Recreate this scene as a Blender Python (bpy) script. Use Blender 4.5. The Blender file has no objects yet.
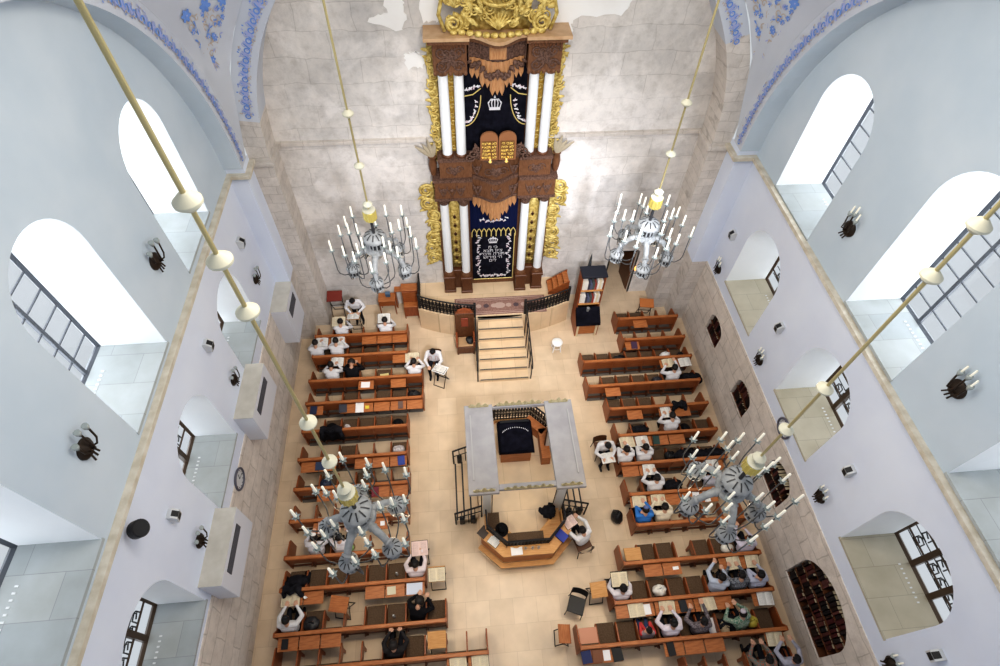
# Great domed synagogue hall seen from the gallery under the dome. Units: metres, x across, y towards the ark, z up.
import bpy, math, random
from mathutils import Vector, Matrix, Euler
import numpy as np
random.seed(7)
sc = bpy.context.scene
COL = sc.collection
PI = math.pi

# ------------------------------------------------------------------ materials
MATS = {}
def nt(name):
    m = bpy.data.materials.new(name); m.use_nodes = True
    n = m.node_tree.nodes; l = m.node_tree.links
    return m, n, l, n['Principled BSDF']
def ramp(n, stops):
    r = n.new('ShaderNodeValToRGB'); e = r.color_ramp.elements
    while len(e) < len(stops): e.new(0.5)
    for i, (p, c) in enumerate(stops): e[i].position = p; e[i].color = (*c, 1)
    return r
def mat(name, c, rough=.6, metal=0., c2=None, scale=6., stretch=(1, 1, 1), bump=0., emit=0., spec=.4, detail=4):
    if name in MATS: return MATS[name]
    m, n, l, b = nt(name)
    b.inputs['Roughness'].default_value = rough; b.inputs['Metallic'].default_value = metal
    b.inputs['Specular IOR Level'].default_value = spec
    b.inputs['Base Color'].default_value = (*c, 1)
    if c2 is not None or bump:
        tc = n.new('ShaderNodeTexCoord'); mp = n.new('ShaderNodeMapping'); mp.inputs['Scale'].default_value = stretch
        no = n.new('ShaderNodeTexNoise'); no.inputs['Scale'].default_value = scale; no.inputs['Detail'].default_value = detail
        l.new(tc.outputs['Object'], mp.inputs[0]); l.new(mp.outputs[0], no.inputs[0])
        if c2 is not None:
            r = ramp(n, [(.35, c), (.65, c2)]); l.new(no.outputs[0], r.inputs[0]); l.new(r.outputs[0], b.inputs['Base Color'])
        if bump:
            bp = n.new('ShaderNodeBump'); bp.inputs['Strength'].default_value = bump; bp.inputs['Distance'].default_value = .03
            l.new(no.outputs[0], bp.inputs['Height']); l.new(bp.outputs[0], b.inputs['Normal'])
    if emit:
        b.inputs['Emission Color'].default_value = (*c, 1); b.inputs['Emission Strength'].default_value = emit
    MATS[name] = m; return m

def stone_mat(name, ax, cols, mortar, bw=.9, bh=.45, plaster=None, msize=.012):
    """coursed masonry; ax = 'x' when the wall runs along x, 'y' when it runs along y"""
    m, n, l, b = nt(name)
    b.inputs['Roughness'].default_value = .9; b.inputs['Specular IOR Level'].default_value = .15
    tc = n.new('ShaderNodeTexCoord'); sp = n.new('ShaderNodeSeparateXYZ'); cb = n.new('ShaderNodeCombineXYZ')
    l.new(tc.outputs['Object'], sp.inputs[0])
    l.new(sp.outputs['X' if ax == 'x' else 'Y'], cb.inputs[0]); l.new(sp.outputs['Z'], cb.inputs[1])
    wn = n.new('ShaderNodeTexNoise'); wn.inputs['Scale'].default_value = 1.3; wn.inputs['Detail'].default_value = 3
    l.new(tc.outputs['Object'], wn.inputs[0])
    wm = n.new('ShaderNodeVectorMath'); wm.operation = 'MULTIPLY_ADD'; wm.inputs[1].default_value = (.26, .26, .26)
    l.new(wn.outputs['Color'], wm.inputs[0]); l.new(cb.outputs[0], wm.inputs[2])
    bk = n.new('ShaderNodeTexBrick'); bk.inputs['Scale'].default_value = 1.
    bk.inputs['Brick Width'].default_value = bw; bk.inputs['Row Height'].default_value = bh
    bk.inputs['Mortar Size'].default_value = msize; bk.inputs['Mortar Smooth'].default_value = .6
    bk.inputs['Color1'].default_value = (*cols[0], 1); bk.inputs['Color2'].default_value = (*cols[1], 1); bk.inputs['Mortar'].default_value = (*mortar, 1)
    l.new(wm.outputs[0], bk.inputs[0])
    no = n.new('ShaderNodeTexNoise'); no.inputs['Scale'].default_value = .75; no.inputs['Detail'].default_value = 8; no.inputs['Roughness'].default_value = .7
    l.new(tc.outputs['Object'], no.inputs[0])
    r = ramp(n, [(.3, cols[2]), (.5, cols[3]), (.68, cols[4])]); l.new(no.outputs[0], r.inputs[0])
    mx = n.new('ShaderNodeMix'); mx.data_type = 'RGBA'; mx.inputs[0].default_value = .48
    l.new(bk.outputs['Color'], mx.inputs[6]); l.new(r.outputs[0], mx.inputs[7])
    out = mx.outputs[2]
    if plaster:
        n2 = n.new('ShaderNodeTexNoise'); n2.inputs['Scale'].default_value = .55; n2.inputs['Detail'].default_value = 9; n2.inputs['Roughness'].default_value = .62
        n2.inputs['Distortion'].default_value = .4
        l.new(tc.outputs['Object'], n2.inputs[0])
        r2 = ramp(n, [(.5, (0, 0, 0)), (.58, (1, 1, 1))]); l.new(n2.outputs[0], r2.inputs[0])
        mx2 = n.new('ShaderNodeMix'); mx2.data_type = 'RGBA'; mx2.inputs[7].default_value = (*plaster, 1)
        ml = n.new('ShaderNodeMath'); ml.operation = 'MULTIPLY'; ml.inputs[1].default_value = .55
        l.new(r2.outputs[0], ml.inputs[0]); l.new(ml.outputs[0], mx2.inputs[0]); l.new(out, mx2.inputs[6]); out = mx2.outputs[2]
    n3 = n.new('ShaderNodeTexNoise'); n3.inputs['Scale'].default_value = 4; n3.inputs['Detail'].default_value = 7; n3.inputs['Roughness'].default_value = .7
    l.new(tc.outputs['Object'], n3.inputs[0])
    r3 = ramp(n, [(.25, (.74, .72, .7)), (.5, (1, 1, 1)), (.75, (1.12, 1.1, 1.08))]); l.new(n3.outputs[0], r3.inputs[0])
    mx3 = n.new('ShaderNodeMix'); mx3.data_type = 'RGBA'; mx3.blend_type = 'MULTIPLY'; mx3.inputs[0].default_value = .8
    l.new(out, mx3.inputs[6]); l.new(r3.outputs[0], mx3.inputs[7])
    l.new(mx3.outputs[2], b.inputs['Base Color'])
    bp = n.new('ShaderNodeBump'); bp.inputs['Strength'].default_value = .6; bp.inputs['Distance'].default_value = .03
    l.new(n3.outputs[0], bp.inputs['Height']); l.new(bp.outputs[0], b.inputs['Normal'])
    MATS[name] = m; return m

def tile_mat(name, c1, c2, mortar, w, h, rough=.35):
    m, n, l, b = nt(name)
    tc = n.new('ShaderNodeTexCoord')
    bk = n.new('ShaderNodeTexBrick'); bk.inputs['Scale'].default_value = 1; bk.inputs['Brick Width'].default_value = w; bk.inputs['Row Height'].default_value = h
    bk.inputs['Mortar Size'].default_value = .006; bk.inputs['Mortar Smooth'].default_value = .3
    bk.inputs['Color1'].default_value = (*c1, 1); bk.inputs['Color2'].default_value = (*c2, 1); bk.inputs['Mortar'].default_value = (*mortar, 1)
    l.new(tc.outputs['Object'], bk.inputs[0])
    no = n.new('ShaderNodeTexNoise'); no.inputs['Scale'].default_value = 1.6; no.inputs['Detail'].default_value = 6
    l.new(tc.outputs['Object'], no.inputs[0])
    r = ramp(n, [(.3, (.86, .84, .8)), (.7, (1.06, 1.05, 1.03))]); l.new(no.outputs[0], r.inputs[0])
    mx = n.new('ShaderNodeMix'); mx.data_type = 'RGBA'; mx.blend_type = 'MULTIPLY'; mx.inputs[0].default_value = 1
    l.new(bk.outputs['Color'], mx.inputs[6]); l.new(r.outputs[0], mx.inputs[7]); l.new(mx.outputs[2], b.inputs['Base Color'])
    b.inputs['Roughness'].default_value = rough; b.inputs['Specular IOR Level'].default_value = .35
    MATS[name] = m; return m

def glass_mat(name):
    m = bpy.data.materials.new(name); m.use_nodes = True; n = m.node_tree.nodes; l = m.node_tree.links
    n.remove(n['Principled BSDF'])
    t = n.new('ShaderNodeBsdfTransparent'); g = n.new('ShaderNodeBsdfGlossy'); g.inputs['Roughness'].default_value = .03
    t.inputs[0].default_value = (.97, .985, 1, 1)
    mx = n.new('ShaderNodeMixShader'); mx.inputs[0].default_value = .05; l.new(t.outputs[0], mx.inputs[1]); l.new(g.outputs[0], mx.inputs[2])
    l.new(mx.outputs[0], n['Material Output'].inputs[0]); MATS[name] = m; return m

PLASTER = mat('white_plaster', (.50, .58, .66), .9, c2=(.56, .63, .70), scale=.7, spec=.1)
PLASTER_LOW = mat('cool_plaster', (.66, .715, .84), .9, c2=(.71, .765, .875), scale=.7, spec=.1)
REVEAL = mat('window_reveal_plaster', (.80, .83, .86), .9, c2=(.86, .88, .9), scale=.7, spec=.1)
PEND = mat('pendentive_plaster', (.50, .53, .60), .9, c2=(.57, .60, .66), scale=.5, spec=.1)
STRING = mat('string_course_stone', (.52, .47, .38), .85, c2=(.66, .62, .54), scale=5, bump=.2)
SILL = tile_mat('sill_slabs', (.36, .40, .43), (.42, .455, .475), (.29, .31, .33), 1.2, .65, .6)
SILL_WARM = tile_mat('sill_slabs_warm', (.45, .42, .34), (.50, .475, .40), (.33, .31, .26), .9, .6, .6)
FLOOR = tile_mat('floor_tiles', (.62, .495, .365), (.69, .565, .43), (.555, .44, .32), .62, .62, .3)
PLAT = tile_mat('platform_stone', (.66, .51, .35), (.72, .57, .41), (.5, .38, .26), .8, .8, .4)
STONE_B = stone_mat('east_masonry', 'x', [(.565, .545, .53), (.665, .63, .60), (.37, .365, .38), (.60, .575, .56), (.81, .775, .75)], (.36, .335, .315), 1.3, .62, plaster=(.82, .79, .775), msize=.011)
STONE_S = stone_mat('side_masonry', 'y', [(.66, .60, .54), (.76, .70, .64), (.46, .43, .40), (.66, .60, .55), (.84, .78, .72)], (.40, .36, .31), 1.0, .5, msize=.02)
STONE_P = stone_mat('pier_masonry', 'x', [(.54, .50, .47), (.66, .61, .57), (.40, .37, .35), (.58, .54, .50), (.72, .67, .62)], (.36, .32, .29), .55, .3)
WOOD = mat('bench_wood', (.235, .064, .018), .42, c2=(.335, .10, .029), scale=5, stretch=(1, 9, 9), detail=3)
WOOD_L = mat('board_wood', (.32, .105, .03), .45, c2=(.44, .165, .055), scale=5, stretch=(1, 7, 7), detail=3)
WOOD_D = mat('dark_wood', (.085, .03, .013), .45, c2=(.13, .05, .02), scale=6, stretch=(8, 8, 1))
WOOD_R = mat('red_wood', (.22, .055, .02), .42, c2=(.30, .085, .03), scale=5, stretch=(7, 7, 1))
WOOD_T = mat('tan_wood', (.50, .25, .085), .5, c2=(.60, .33, .13), scale=5, stretch=(1, 8, 8))
WOOD_A = mat('ark_wood', (.12, .052, .023), .5, c2=(.18, .082, .040), scale=8, stretch=(4, 4, 1), bump=.5)
WOOD_AC = mat('ark_carving', (.06, .03, .02), .6, c2=(.17, .095, .07), scale=22, bump=1.)
WOOD_AL = mat('ark_valance_wood', (.36, .17, .07), .5, c2=(.46, .25, .12), scale=8, stretch=(6, 6, 1))
WOOD_AT = mat('ark_cornice_top', (.46, .29, .16), .5, c2=(.56, .38, .23), scale=5)
CUSH = mat('brown_upholstery', (.085, .052, .03), .85, c2=(.12, .078, .048), scale=30)
UNDERSEAT = mat('under_seat_grey', (.14, .125, .11), .6)
GOLD = mat('gilded_carving', (.42, .29, .07), .48, .2, c2=(.80, .65, .25), scale=11, bump=.8)
GOLD_D = mat('dark_gilding', (.40, .25, .05), .4, .6, c2=(.66, .44, .09), scale=18, bump=.6)
BRASS = mat('brass_rod', (.42, .36, .19), .35, .45)
BRASS_Y = mat('bright_brass', (.62, .52, .16), .3, .5)
IVORY = mat('ivory_disc', (.50, .49, .40), .5)
GREY_M = mat('brushed_grey_metal', (.24, .25, .26), .6, .1, c2=(.32, .33, .34), scale=10)
DARK_M = mat('dark_metal', (.05, .05, .055), .5, .5)
BLACK = mat('black_paint', (.012, .012, .014), .5)
IRON = mat('bronze_iron', (.035, .023, .016), .5, .4)
CANDLE = mat('ivory_candle', (.86, .83, .72), .5, emit=.12)
GLASSCUP = mat('clear_glass_cup', (.32, .36, .36), .1, spec=.8)
WHITE = mat('white_marble', (.74, .76, .78), .3)
WHITEP = mat('white_plastic', (.85, .86, .87), .4)
VELVET = mat('black_velvet', (.006, .006, .010), .95, c2=(.012, .012, .02), scale=5, spec=.05)
NAVY = mat('navy_velvet', (.008, .012, .045), .95, spec=.05)
SILVER = mat('silver_thread', (.68, .68, .72), .5, .2)
PINKTH = mat('pink_thread', (.62, .50, .56), .6)
GOLDTH = mat('gold_thread', (.72, .58, .22), .5, .2)
PAPER = mat('cream_paper', (.80, .74, .60), .8)
PAPERW = mat('white_paper', (.86, .86, .86), .8)
INK = mat('printed_text', (.42, .39, .33), .9)
SKIN = mat('skin', (.56, .33, .23), .55)
HAIR = mat('dark_hair', (.012, .009, .008), .6)
EYE = mat('eye', (.03, .02, .02), .2)
LIP = mat('lip', (.38, .15, .13), .5)
SHOE = mat('black_shoe', (.015, .015, .016), .4)
BLUE1 = mat('blue_paint', (.16, .29, .66), .8)
BLUE2 = mat('pale_blue_paint', (.36, .40, .66), .8)
TANP = mat('tan_paint', (.50, .42, .36), .8)
GLASS = glass_mat('window_glass')
CANOPY = mat('canopy_grey', (.27, .26, .27), .6, c2=(.32, .31, .315), scale=3)
def cloth(name, c, c2=None, scale=12): return mat('cloth_' + name, c, .9, c2=c2, scale=scale, spec=.1)

# ------------------------------------------------------------------ mesh builder
class MB:
    def __init__(s): s.v = []; s.f = []; s.m = []; s.M = None
    def add(s, vs, fs, m=0):
        o = len(s.v)
        s.v += [tuple(s.M @ Vector(p)) if s.M is not None else tuple(p) for p in vs]
        for f in fs: s.f.append(tuple(i + o for i in f)); s.m.append(m)
        return s
    def box(s, x0, x1, y0, y1, z0, z1, m=0):
        return s.add([(x0, y0, z0), (x1, y0, z0), (x1, y1, z0), (x0, y1, z0), (x0, y0, z1), (x1, y0, z1), (x1, y1, z1), (x0, y1, z1)],
                     [(3, 2, 1, 0), (4, 5, 6, 7), (0, 1, 5, 4), (1, 2, 6, 5), (2, 3, 7, 6), (3, 0, 4, 7)], m)
    def bbox(s, x0, x1, y0, y1, z0, z1, b=.01, m=0):
        """box with chamfered edges"""
        P = []
        for zz, i in ((z0, b), (z0 + b, 0), (z1 - b, 0), (z1, b)):
            a, c, d, e = x0 + i, x1 - i, y0 + i, y1 - i; k = b * .6
            P += [(a + k, d, zz), (c - k, d, zz), (c, d + k, zz), (c, e - k, zz), (c - k, e, zz), (a + k, e, zz), (a, e - k, zz), (a, d + k, zz)]
        F = [tuple(range(7, -1, -1)), tuple(range(24, 32))]
        for r in range(3):
            for i in range(8): j = (i + 1) % 8; F.append((r * 8 + i, r * 8 + j, r * 8 + 8 + j, r * 8 + 8 + i))
        return s.add(P, F, m)
    def cyl(s, p0, p1, r0, r1=None, n=10, m=0, caps=True):
        return s.tube([p0, p1], [r0, r0 if r1 is None else r1], n, m, caps)
    def tube(s, pts, r, n=8, m=0, caps=True):
        pts = [Vector(p) for p in pts]; k = len(pts)
        if not hasattr(r, '__len__'): r = [r] * k
        V = []; up = None
        for i in range(k):
            t = (pts[min(i + 1, k - 1)] - pts[max(i - 1, 0)]).normalized()
            if up is None:
                a = Vector((0, 0, 1)) if abs(t.z) < .9 else Vector((1, 0, 0)); up = (a - t * a.dot(t)).normalized()
            else:
                up = up - t * up.dot(t)
                if up.length < 1e-5: up = t.orthogonal()
                up.normalize()
            w = t.cross(up)
            for j in range(n):
                a = 2 * PI * j / n; V.append(pts[i] + (up * math.cos(a) + w * math.sin(a)) * r[i])
        F = []
        for i in range(k - 1):
            for j in range(n): q = (j + 1) % n; F.append((i * n + j, i * n + q, (i + 1) * n + q, (i + 1) * n + j))
        if caps: F += [tuple(range(n - 1, -1, -1)), tuple((k - 1) * n + j for j in range(n))]
        return s.add(V, F, m)
    def lathe(s, prof, c=(0, 0, 0), n=16, m=0, a0=0, a1=2 * PI, caps=True, sy=1):
        full = abs(a1 - a0 - 2 * PI) < 1e-6; cols = n if full else n + 1
        V = [(c[0] + r * math.cos(a0 + (a1 - a0) * j / n), c[1] + sy * r * math.sin(a0 + (a1 - a0) * j / n), c[2] + z) for r, z in prof for j in range(cols)]
        F = []
        for i in range(len(prof) - 1):
            for j in range(n): q = (j + 1) % cols if full else j + 1; F.append((i * cols + j, i * cols + q, (i + 1) * cols + q, (i + 1) * cols + j))
        if caps and full:
            if prof[0][0] > 1e-4: F.append(tuple(range(n - 1, -1, -1)))
            if prof[-1][0] > 1e-4: F.append(tuple((len(prof) - 1) * n + j for j in range(n)))
        return s.add(V, F, m)
    def ball(s, c, r, n=10, k=7, m=0):
        if not hasattr(r, '__len__'): r = (r, r, r)
        V = [(c[0], c[1], c[2] - r[2])]
        for i in range(1, k):
            a = PI * i / k
            for j in range(n): b = 2 * PI * j / n; V.append((c[0] + r[0] * math.sin(a) * math.cos(b), c[1] + r[1] * math.sin(a) * math.sin(b), c[2] - r[2] * math.cos(a)))
        V.append((c[0], c[1], c[2] + r[2])); F = []
        for j in range(n): F.append((0, 1 + (j + 1) % n, 1 + j)); F.append((len(V) - 1, 1 + (k - 2) * n + j, 1 + (k - 2) * n + (j + 1) % n))
        for i in range(k - 2):
            for j in range(n): q = (j + 1) % n; F.append((1 + i * n + j, 1 + i * n + q, 1 + (i + 1) * n + q, 1 + (i + 1) * n + j))
        return s.add(V, F, m)
    def prism(s, poly, h0, h1, ax='z', m=0):
        """extrude a 2-D outline; ax: the axis it is extruded along"""
        def P(a, b, h): return (a, b, h) if ax == 'z' else ((a, h, b) if ax == 'y' else (h, a, b))
        k = len(poly); V = [P(a, b, h0) for a, b in poly] + [P(a, b, h1) for a, b in poly]
        F = [tuple(range(k - 1, -1, -1)), tuple(range(k, 2 * k))] + [(i, (i + 1) % k, k + (i + 1) % k, k + i) for i in range(k)]
        return s.add(V, F, m)
    def grid(s, fn, nu, nv, m=0):
        V = [fn(i / nu, j / nv) for i in range(nu + 1) for j in range(nv + 1)]
        return s.add(V, [(i * (nv + 1) + j, (i + 1) * (nv + 1) + j, (i + 1) * (nv + 1) + j + 1, i * (nv + 1) + j + 1) for i in range(nu) for j in range(nv)], m)
    def build(s, name, mats, parent=None, smooth=False, loc=None):
        me = bpy.data.meshes.new(name); me.from_pydata(s.v, [], s.f)
        if not isinstance(mats, (list, tuple)): mats = [mats]
        for m in mats: me.materials.append(m)
        if len(mats) > 1: me.polygons.foreach_set('material_index', s.m)
        if smooth: me.polygons.foreach_set('use_smooth', [True] * len(me.polygons))
        me.validate(); me.update()
        o = bpy.data.objects.new(name, me); COL.objects.link(o)
        if parent: o.parent = parent
        if loc: o.location = loc
        if smooth == 'auto':
            try: me.set_sharp_from_angle(angle=math.radians(40))
            except Exception: pass
        return o
def xf(loc=(0, 0, 0), rx=0, ry=0, rz=0, sc_=(1, 1, 1)):
    return Matrix.Translation(loc) @ Euler((rx, ry, rz), 'XYZ').to_matrix().to_4x4() @ Matrix.Diagonal((*sc_, 1))

def tag(o, label, cat, group=None, kind=None):
    if label: o['label'] = label
    if cat: o['category'] = cat
    if group: o['group'] = group
    if kind: o['kind'] = kind
    return o
def thing(name, label, cat, loc=(0, 0, 0), rz=0, group=None):
    o = bpy.data.objects.new(name, None); o.empty_display_size = .2; COL.objects.link(o); o.location = loc; o.rotation_euler = (0, 0, rz)
    return tag(o, label, cat, group)
def dup(root, loc=None, rz=None, label=None, group=None):
    def cp(o, par):
        c = o.copy(); COL.objects.link(c); c.parent = par
        for ch in list(o.children): cp(ch, c)
        return c
    r = cp(root, None)
    if loc is not None: r.location = loc
    if rz is not None: r.rotation_euler = (0, 0, rz)
    if label: r['label'] = label
    if group: r['group'] = group
    return r
def struct(name, mb, m, parent=None, smooth=False):
    o = mb.build(name, m, parent, smooth)
    if parent is None: o['kind'] = 'structure'
    return o
ORD = ['first', 'second', 'third', 'fourth', 'fifth', 'sixth', 'seventh', 'eighth', 'ninth', 'tenth', 'eleventh', 'twelfth', 'thirteenth', 'fourteenth', 'fifteenth', 'sixteenth', 'seventeenth', 'eighteenth', 'nineteenth', 'twentieth']

# ------------------------------------------------------------------ the hall
XL, XR, XLI, XRI = -5.65, 8.1, -5.2, 7.57
YP, YE, YB, YN = 12.05, 12.62, 13.45, -.45
CX, CY, ZS, RA, RO = 1.19, 6.1, 7.2, 5.9, 6.4
ZST = 6.97
struct('floor', MB().box(-7.2, 9.7, YN - .2, 15.8, -.2, 0), FLOOR)

def arch_pts(yc, r, z0, zc, h, n=20):
    return [(yc - r, z0)] + [(yc - r * math.cos(PI * k / n), zc + h * math.sin(PI * k / n)) for k in range(n + 1)] + [(yc + r, z0)]
def wall_band(mb, X, z0, z1, y0, y1, ops, m=0, n=20):
    """a stretch of side wall at x = X with arched openings (yc, r, sill, spring, rise)"""
    y = y0
    for yc, r, s, zc, h in sorted(ops):
        mb.add([(X, y, z0), (X, yc - r, z0), (X, yc - r, z1), (X, y, z1)], [(0, 1, 2, 3)], m)
        if s > z0: mb.add([(X, yc - r, z0), (X, yc + r, z0), (X, yc + r, s), (X, yc - r, s)], [(0, 1, 2, 3)], m)
        for k in range(n):
            a, b = PI * k / n, PI * (k + 1) / n
            ya, za, yb, zb = yc - r * math.cos(a), zc + h * math.sin(a), yc - r * math.cos(b), zc + h * math.sin(b)
            mb.add([(X, ya, za), (X, yb, zb), (X, yb, z1), (X, ya, z1)], [(0, 1, 2, 3)], m)
        y = yc + r
    mb.add([(X, y, z0), (X, y1, z0), (X, y1, z1), (X, y, z1)], [(0, 1, 2, 3)], m)
def reveal(mb, X, X2, op, m=0, back=None):
    P = arch_pts(*op); k = len(P)
    mb.add([(X, a, b) for a, b in P] + [(X2, a, b) for a, b in P], [(i, i + 1, k + i + 1, k + i) for i in range(k - 1)], m)
    if back is not None: mb.add([(X2, a, b) for a, b in P], [tuple(range(k))], back)

UPL = [(5.79, .95, 7.19, 9.88, .95), (9.47, .93, 7.25, 9.5, .93), (2.09, .95, 7.19, 9.98, .95)]
UPR = [(5.91, .97, 7.12, 9.95, .97), (9.77, .97, 7.08, 9.4, .97), (2.1, .97, 7.12, 9.95, .97)]
LOL = [(5.74, .93, 3.45, 5.08, .93), (9.25, .9, 3.5, 5.08, .9), (2.0, .96, 3.2, 4.85, .96)]
LOR = [(9.75, 1.02, 3.45, 5.1, .98), (5.88, .99, 3.53, 5.12, .97), (2.05, 1.0, 3.55, 5.12, .98)]
NICH = [(10.12, .46, 1.35, 1.95, .32), (7.62, .46, 1.35, 2.0, .32), (4.98, .52, 1.35, 2.1, .45), (2.03, 1.0, .72, 1.72, .85)]
DEP = 1.32
LDEP = {-1: 1.08, 1: 1.36}
for side, X, XI, sg, up, lo in (('left', XL, XLI, -1, UPL, LOL), ('right', XR, XRI, 1, UPR, LOR)):
    X2 = X + sg * DEP
    mb = MB()
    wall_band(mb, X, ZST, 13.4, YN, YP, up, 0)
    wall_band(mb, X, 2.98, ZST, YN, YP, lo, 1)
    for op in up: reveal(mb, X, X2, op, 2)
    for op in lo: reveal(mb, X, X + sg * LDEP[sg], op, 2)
    XD = X - sg * .025
    wall_band(mb, XD, 0, 2.98, YN, YP, NICH if sg > 0 else [], 3)
    mb.add([(X, YN, 2.98), (X, YP, 2.98), (XD, YP, 2.98), (XD, YN, 2.98)], [(0, 1, 2, 3)], 3)
    if sg > 0:
        for op in NICH:
            reveal(mb, XD, XD + .42, op, 3, back=4)
            mb.box(XD, XD + .42, op[0] - op[1], op[0] + op[1], op[2] - .02, op[2], 3)
    # the stepped corner pier
    def q(x0, y0, x1, y1, z0, z1, m): mb.add([(x0, y0, z0), (x1, y1, z0), (x1, y1, z1), (x0, y0, z1)], [(0, 1, 2, 3)], m)
    XO = XI - sg * .52
    q(X, YP, XI, YP, 2.98, 7.2, 1); q(XI, YP, XI, YE, 2.98, 7.2, 1)
    q(XD, YP, XI, YP, 0, 2.98, 5); q(XI, YP, XI, YE, 0, 2.98, 5)
    q(XI, YE, XO, YE, 0, 7.2, 5); q(XO, YE, XO, YB, 0, 7.4, 5)
    # arch over the side wall: soffit and face
    n = 48
    for k in range(n):
        a, b = PI * k / n, PI * (k + 1) / n
        pa, pb = (CY - RA * math.cos(a), ZS + RA * math.sin(a)), (CY - RA * math.cos(b), ZS + RA * math.sin(b))
        oa, ob = (CY - RO * math.cos(a), ZS + RO * math.sin(a)), (CY - RO * math.cos(b), ZS + RO * math.sin(b))
        mb.add([(X, *pa), (X, *pb), (XI, *pb), (XI, *pa)], [(0, 1, 2, 3)], 0)
        mb.add([(XI, *pa), (XI, *pb), (XI, *ob), (XI, *oa)], [(0, 1, 2, 3)], 6)
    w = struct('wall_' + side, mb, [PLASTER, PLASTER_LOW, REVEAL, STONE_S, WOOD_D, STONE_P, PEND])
    # string course round wall and pier
    t = MB()
    for z0, z1, d, mi in ((6.86, 6.94, .05, 1), (6.94, 7.04, .13, 0)):
        t.prism([(X, YN), (X - sg * d, YN), (X - sg * d, YP - d), (XI - sg * d, YP - d), (XI - sg * d, YE), (XI + sg * .01, YE), (XI + sg * .01, YP + .01), (X, YP + .01)], z0, z1, 'z', mi)
    struct('trim_' + ('1' if sg < 0 else '2'), t, [STRING, PLASTER])
    tt = MB().prism([(XI, YE), (XI, YE - .1), (XO - sg * .1, YE - .1), (XO - sg * .1, YB - .1), (XO, YB - .1), (XO, YE)], 6.87, 6.97, 'z')
    struct('trim_' + ('3' if sg < 0 else '4'), tt, STONE_P)

# back wall behind the ark, with the great arch above
mb = MB()
XO1, XO2 = XLI + .52, XRI - .52
DX0, DX1, DZ = 5.36, 6.32, 2.15
mb.add([(XO1, YB, 0), (DX0, YB, 0), (DX0, YB, 13.8), (XO1, YB, 13.8)], [(0, 1, 2, 3)], 0)
mb.add([(DX1, YB, 0), (XO2, YB, 0), (XO2, YB, 13.8), (DX1, YB, 13.8)], [(0, 1, 2, 3)], 0)
mb.add([(DX0, YB, DZ), (DX1, YB, DZ), (DX1, YB, 13.8), (DX0, YB, 13.8)], [(0, 1, 2, 3)], 0)
mb.box(DX0 - .05, DX0, YB, YB + 2.1, 0, DZ, 3); mb.box(DX1, DX1 + .05, YB, YB + 2.1, 0, DZ, 3); mb.box(DX0, DX1, YB + 2.1, YB + 2.15, 0, DZ, 3); mb.box(DX0, DX1, YB, YB + 2.1, DZ, DZ + .05, 3)
RE, REO = 5.86, 6.4
n = 64
for k in range(n):
    a, b = PI * k / n, PI * (k + 1) / n
    zz = ZS + RE * math.sin((a + b) / 2); st = zz < (8.15 if (a + b) / 2 < PI / 2 else 9.75)
    P = lambda r, t: (CX - r * math.cos(t), ZS + r * math.sin(t))
    pa, pb, oa, ob = P(RE, a), P(RE, b), P(REO, a), P(REO, b)
    mb.add([(pa[0], YE, pa[1]), (pb[0], YE, pb[1]), (pb[0], YB, pb[1]), (pa[0], YB, pa[1])], [(0, 1, 2, 3)], 3 if st else 1)
    mb.add([(pa[0], YE, pa[1]), (pb[0], YE, pb[1]), (ob[0], YE, ob[1]), (oa[0], YE, oa[1])], [(0, 1, 2, 3)], 3 if st else 1)
struct('wall_back', mb, [STONE_B, PEND, WOOD_D, STONE_P])
mb = MB().box(XO1, XO2, YB - .1, YB, 6.87, 6.97)
struct('trim_5', mb, STONE_P)
def patch(pts, nm):
    k = MB(); P = []
    for i in range(len(pts)):                                   # ragged plaster edge
        a, b = Vector(pts[i]), Vector(pts[(i + 1) % len(pts)])
        for j in range(6):
            p = a.lerp(b, j / 6); P.append((p.x + random.uniform(-.05, .05), p.y + random.uniform(-.05, .05)))
    k.prism(P, YB - .02, YB + .01, 'y'); struct(nm, k, mat('bright_plaster_patch', (.80, .79, .78), .9, c2=(.88, .88, .88), scale=1))
patch([(-1.73, 10.02), (-0.97, 9.77), (-0.87, 10.22), (-0.90, 10.56), (-1.29, 10.56), (-1.30, 10.19)], 'trim_6')
patch([(-0.57, 10.55), (-0.45, 9.96), (-0.11, 9.95), (-0.07, 10.54)], 'trim_7')
patch([(2.35, 10.51), (2.49, 9.01), (3.00, 9.48), (2.99, 9.99), (4.14, 10.05), (4.32, 10.31), (4.43, 10.48)], 'trim_8')
patch([(-1.02, 9.19), (-0.82, 9.28), (-0.54, 9.22), (-0.57, 8.88), (-0.95, 8.89)], 'trim_9')
struct('wall_near', MB().box(-7, 9.5, YN - .2, YN, 0, 13.4), PLASTER_LOW)

# pendentives: the sphere the dome stands on
RS = math.sqrt(RO * RO + RO * RO)
def pend_pt(ph, t):
    lo_r = RO / max(abs(math.cos(ph)), abs(math.sin(ph)))
    z0 = math.sqrt(max(0, RS * RS - lo_r * lo_r)); z = z0 + (RO - z0) * t
    r = math.sqrt(max(0, RS * RS - z * z))
    return Vector((CX + r * math.cos(ph), CY + r * math.sin(ph), ZS + z))
for nm, a0 in (('ceiling_1', PI / 4), ('ceiling_2', 3 * PI / 4)):
    mb = MB().grid(lambda u, v: pend_pt(a0 - PI / 4 + u * PI / 2, v), 48, 16)
    struct(nm, mb, PEND, smooth=True)

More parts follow.
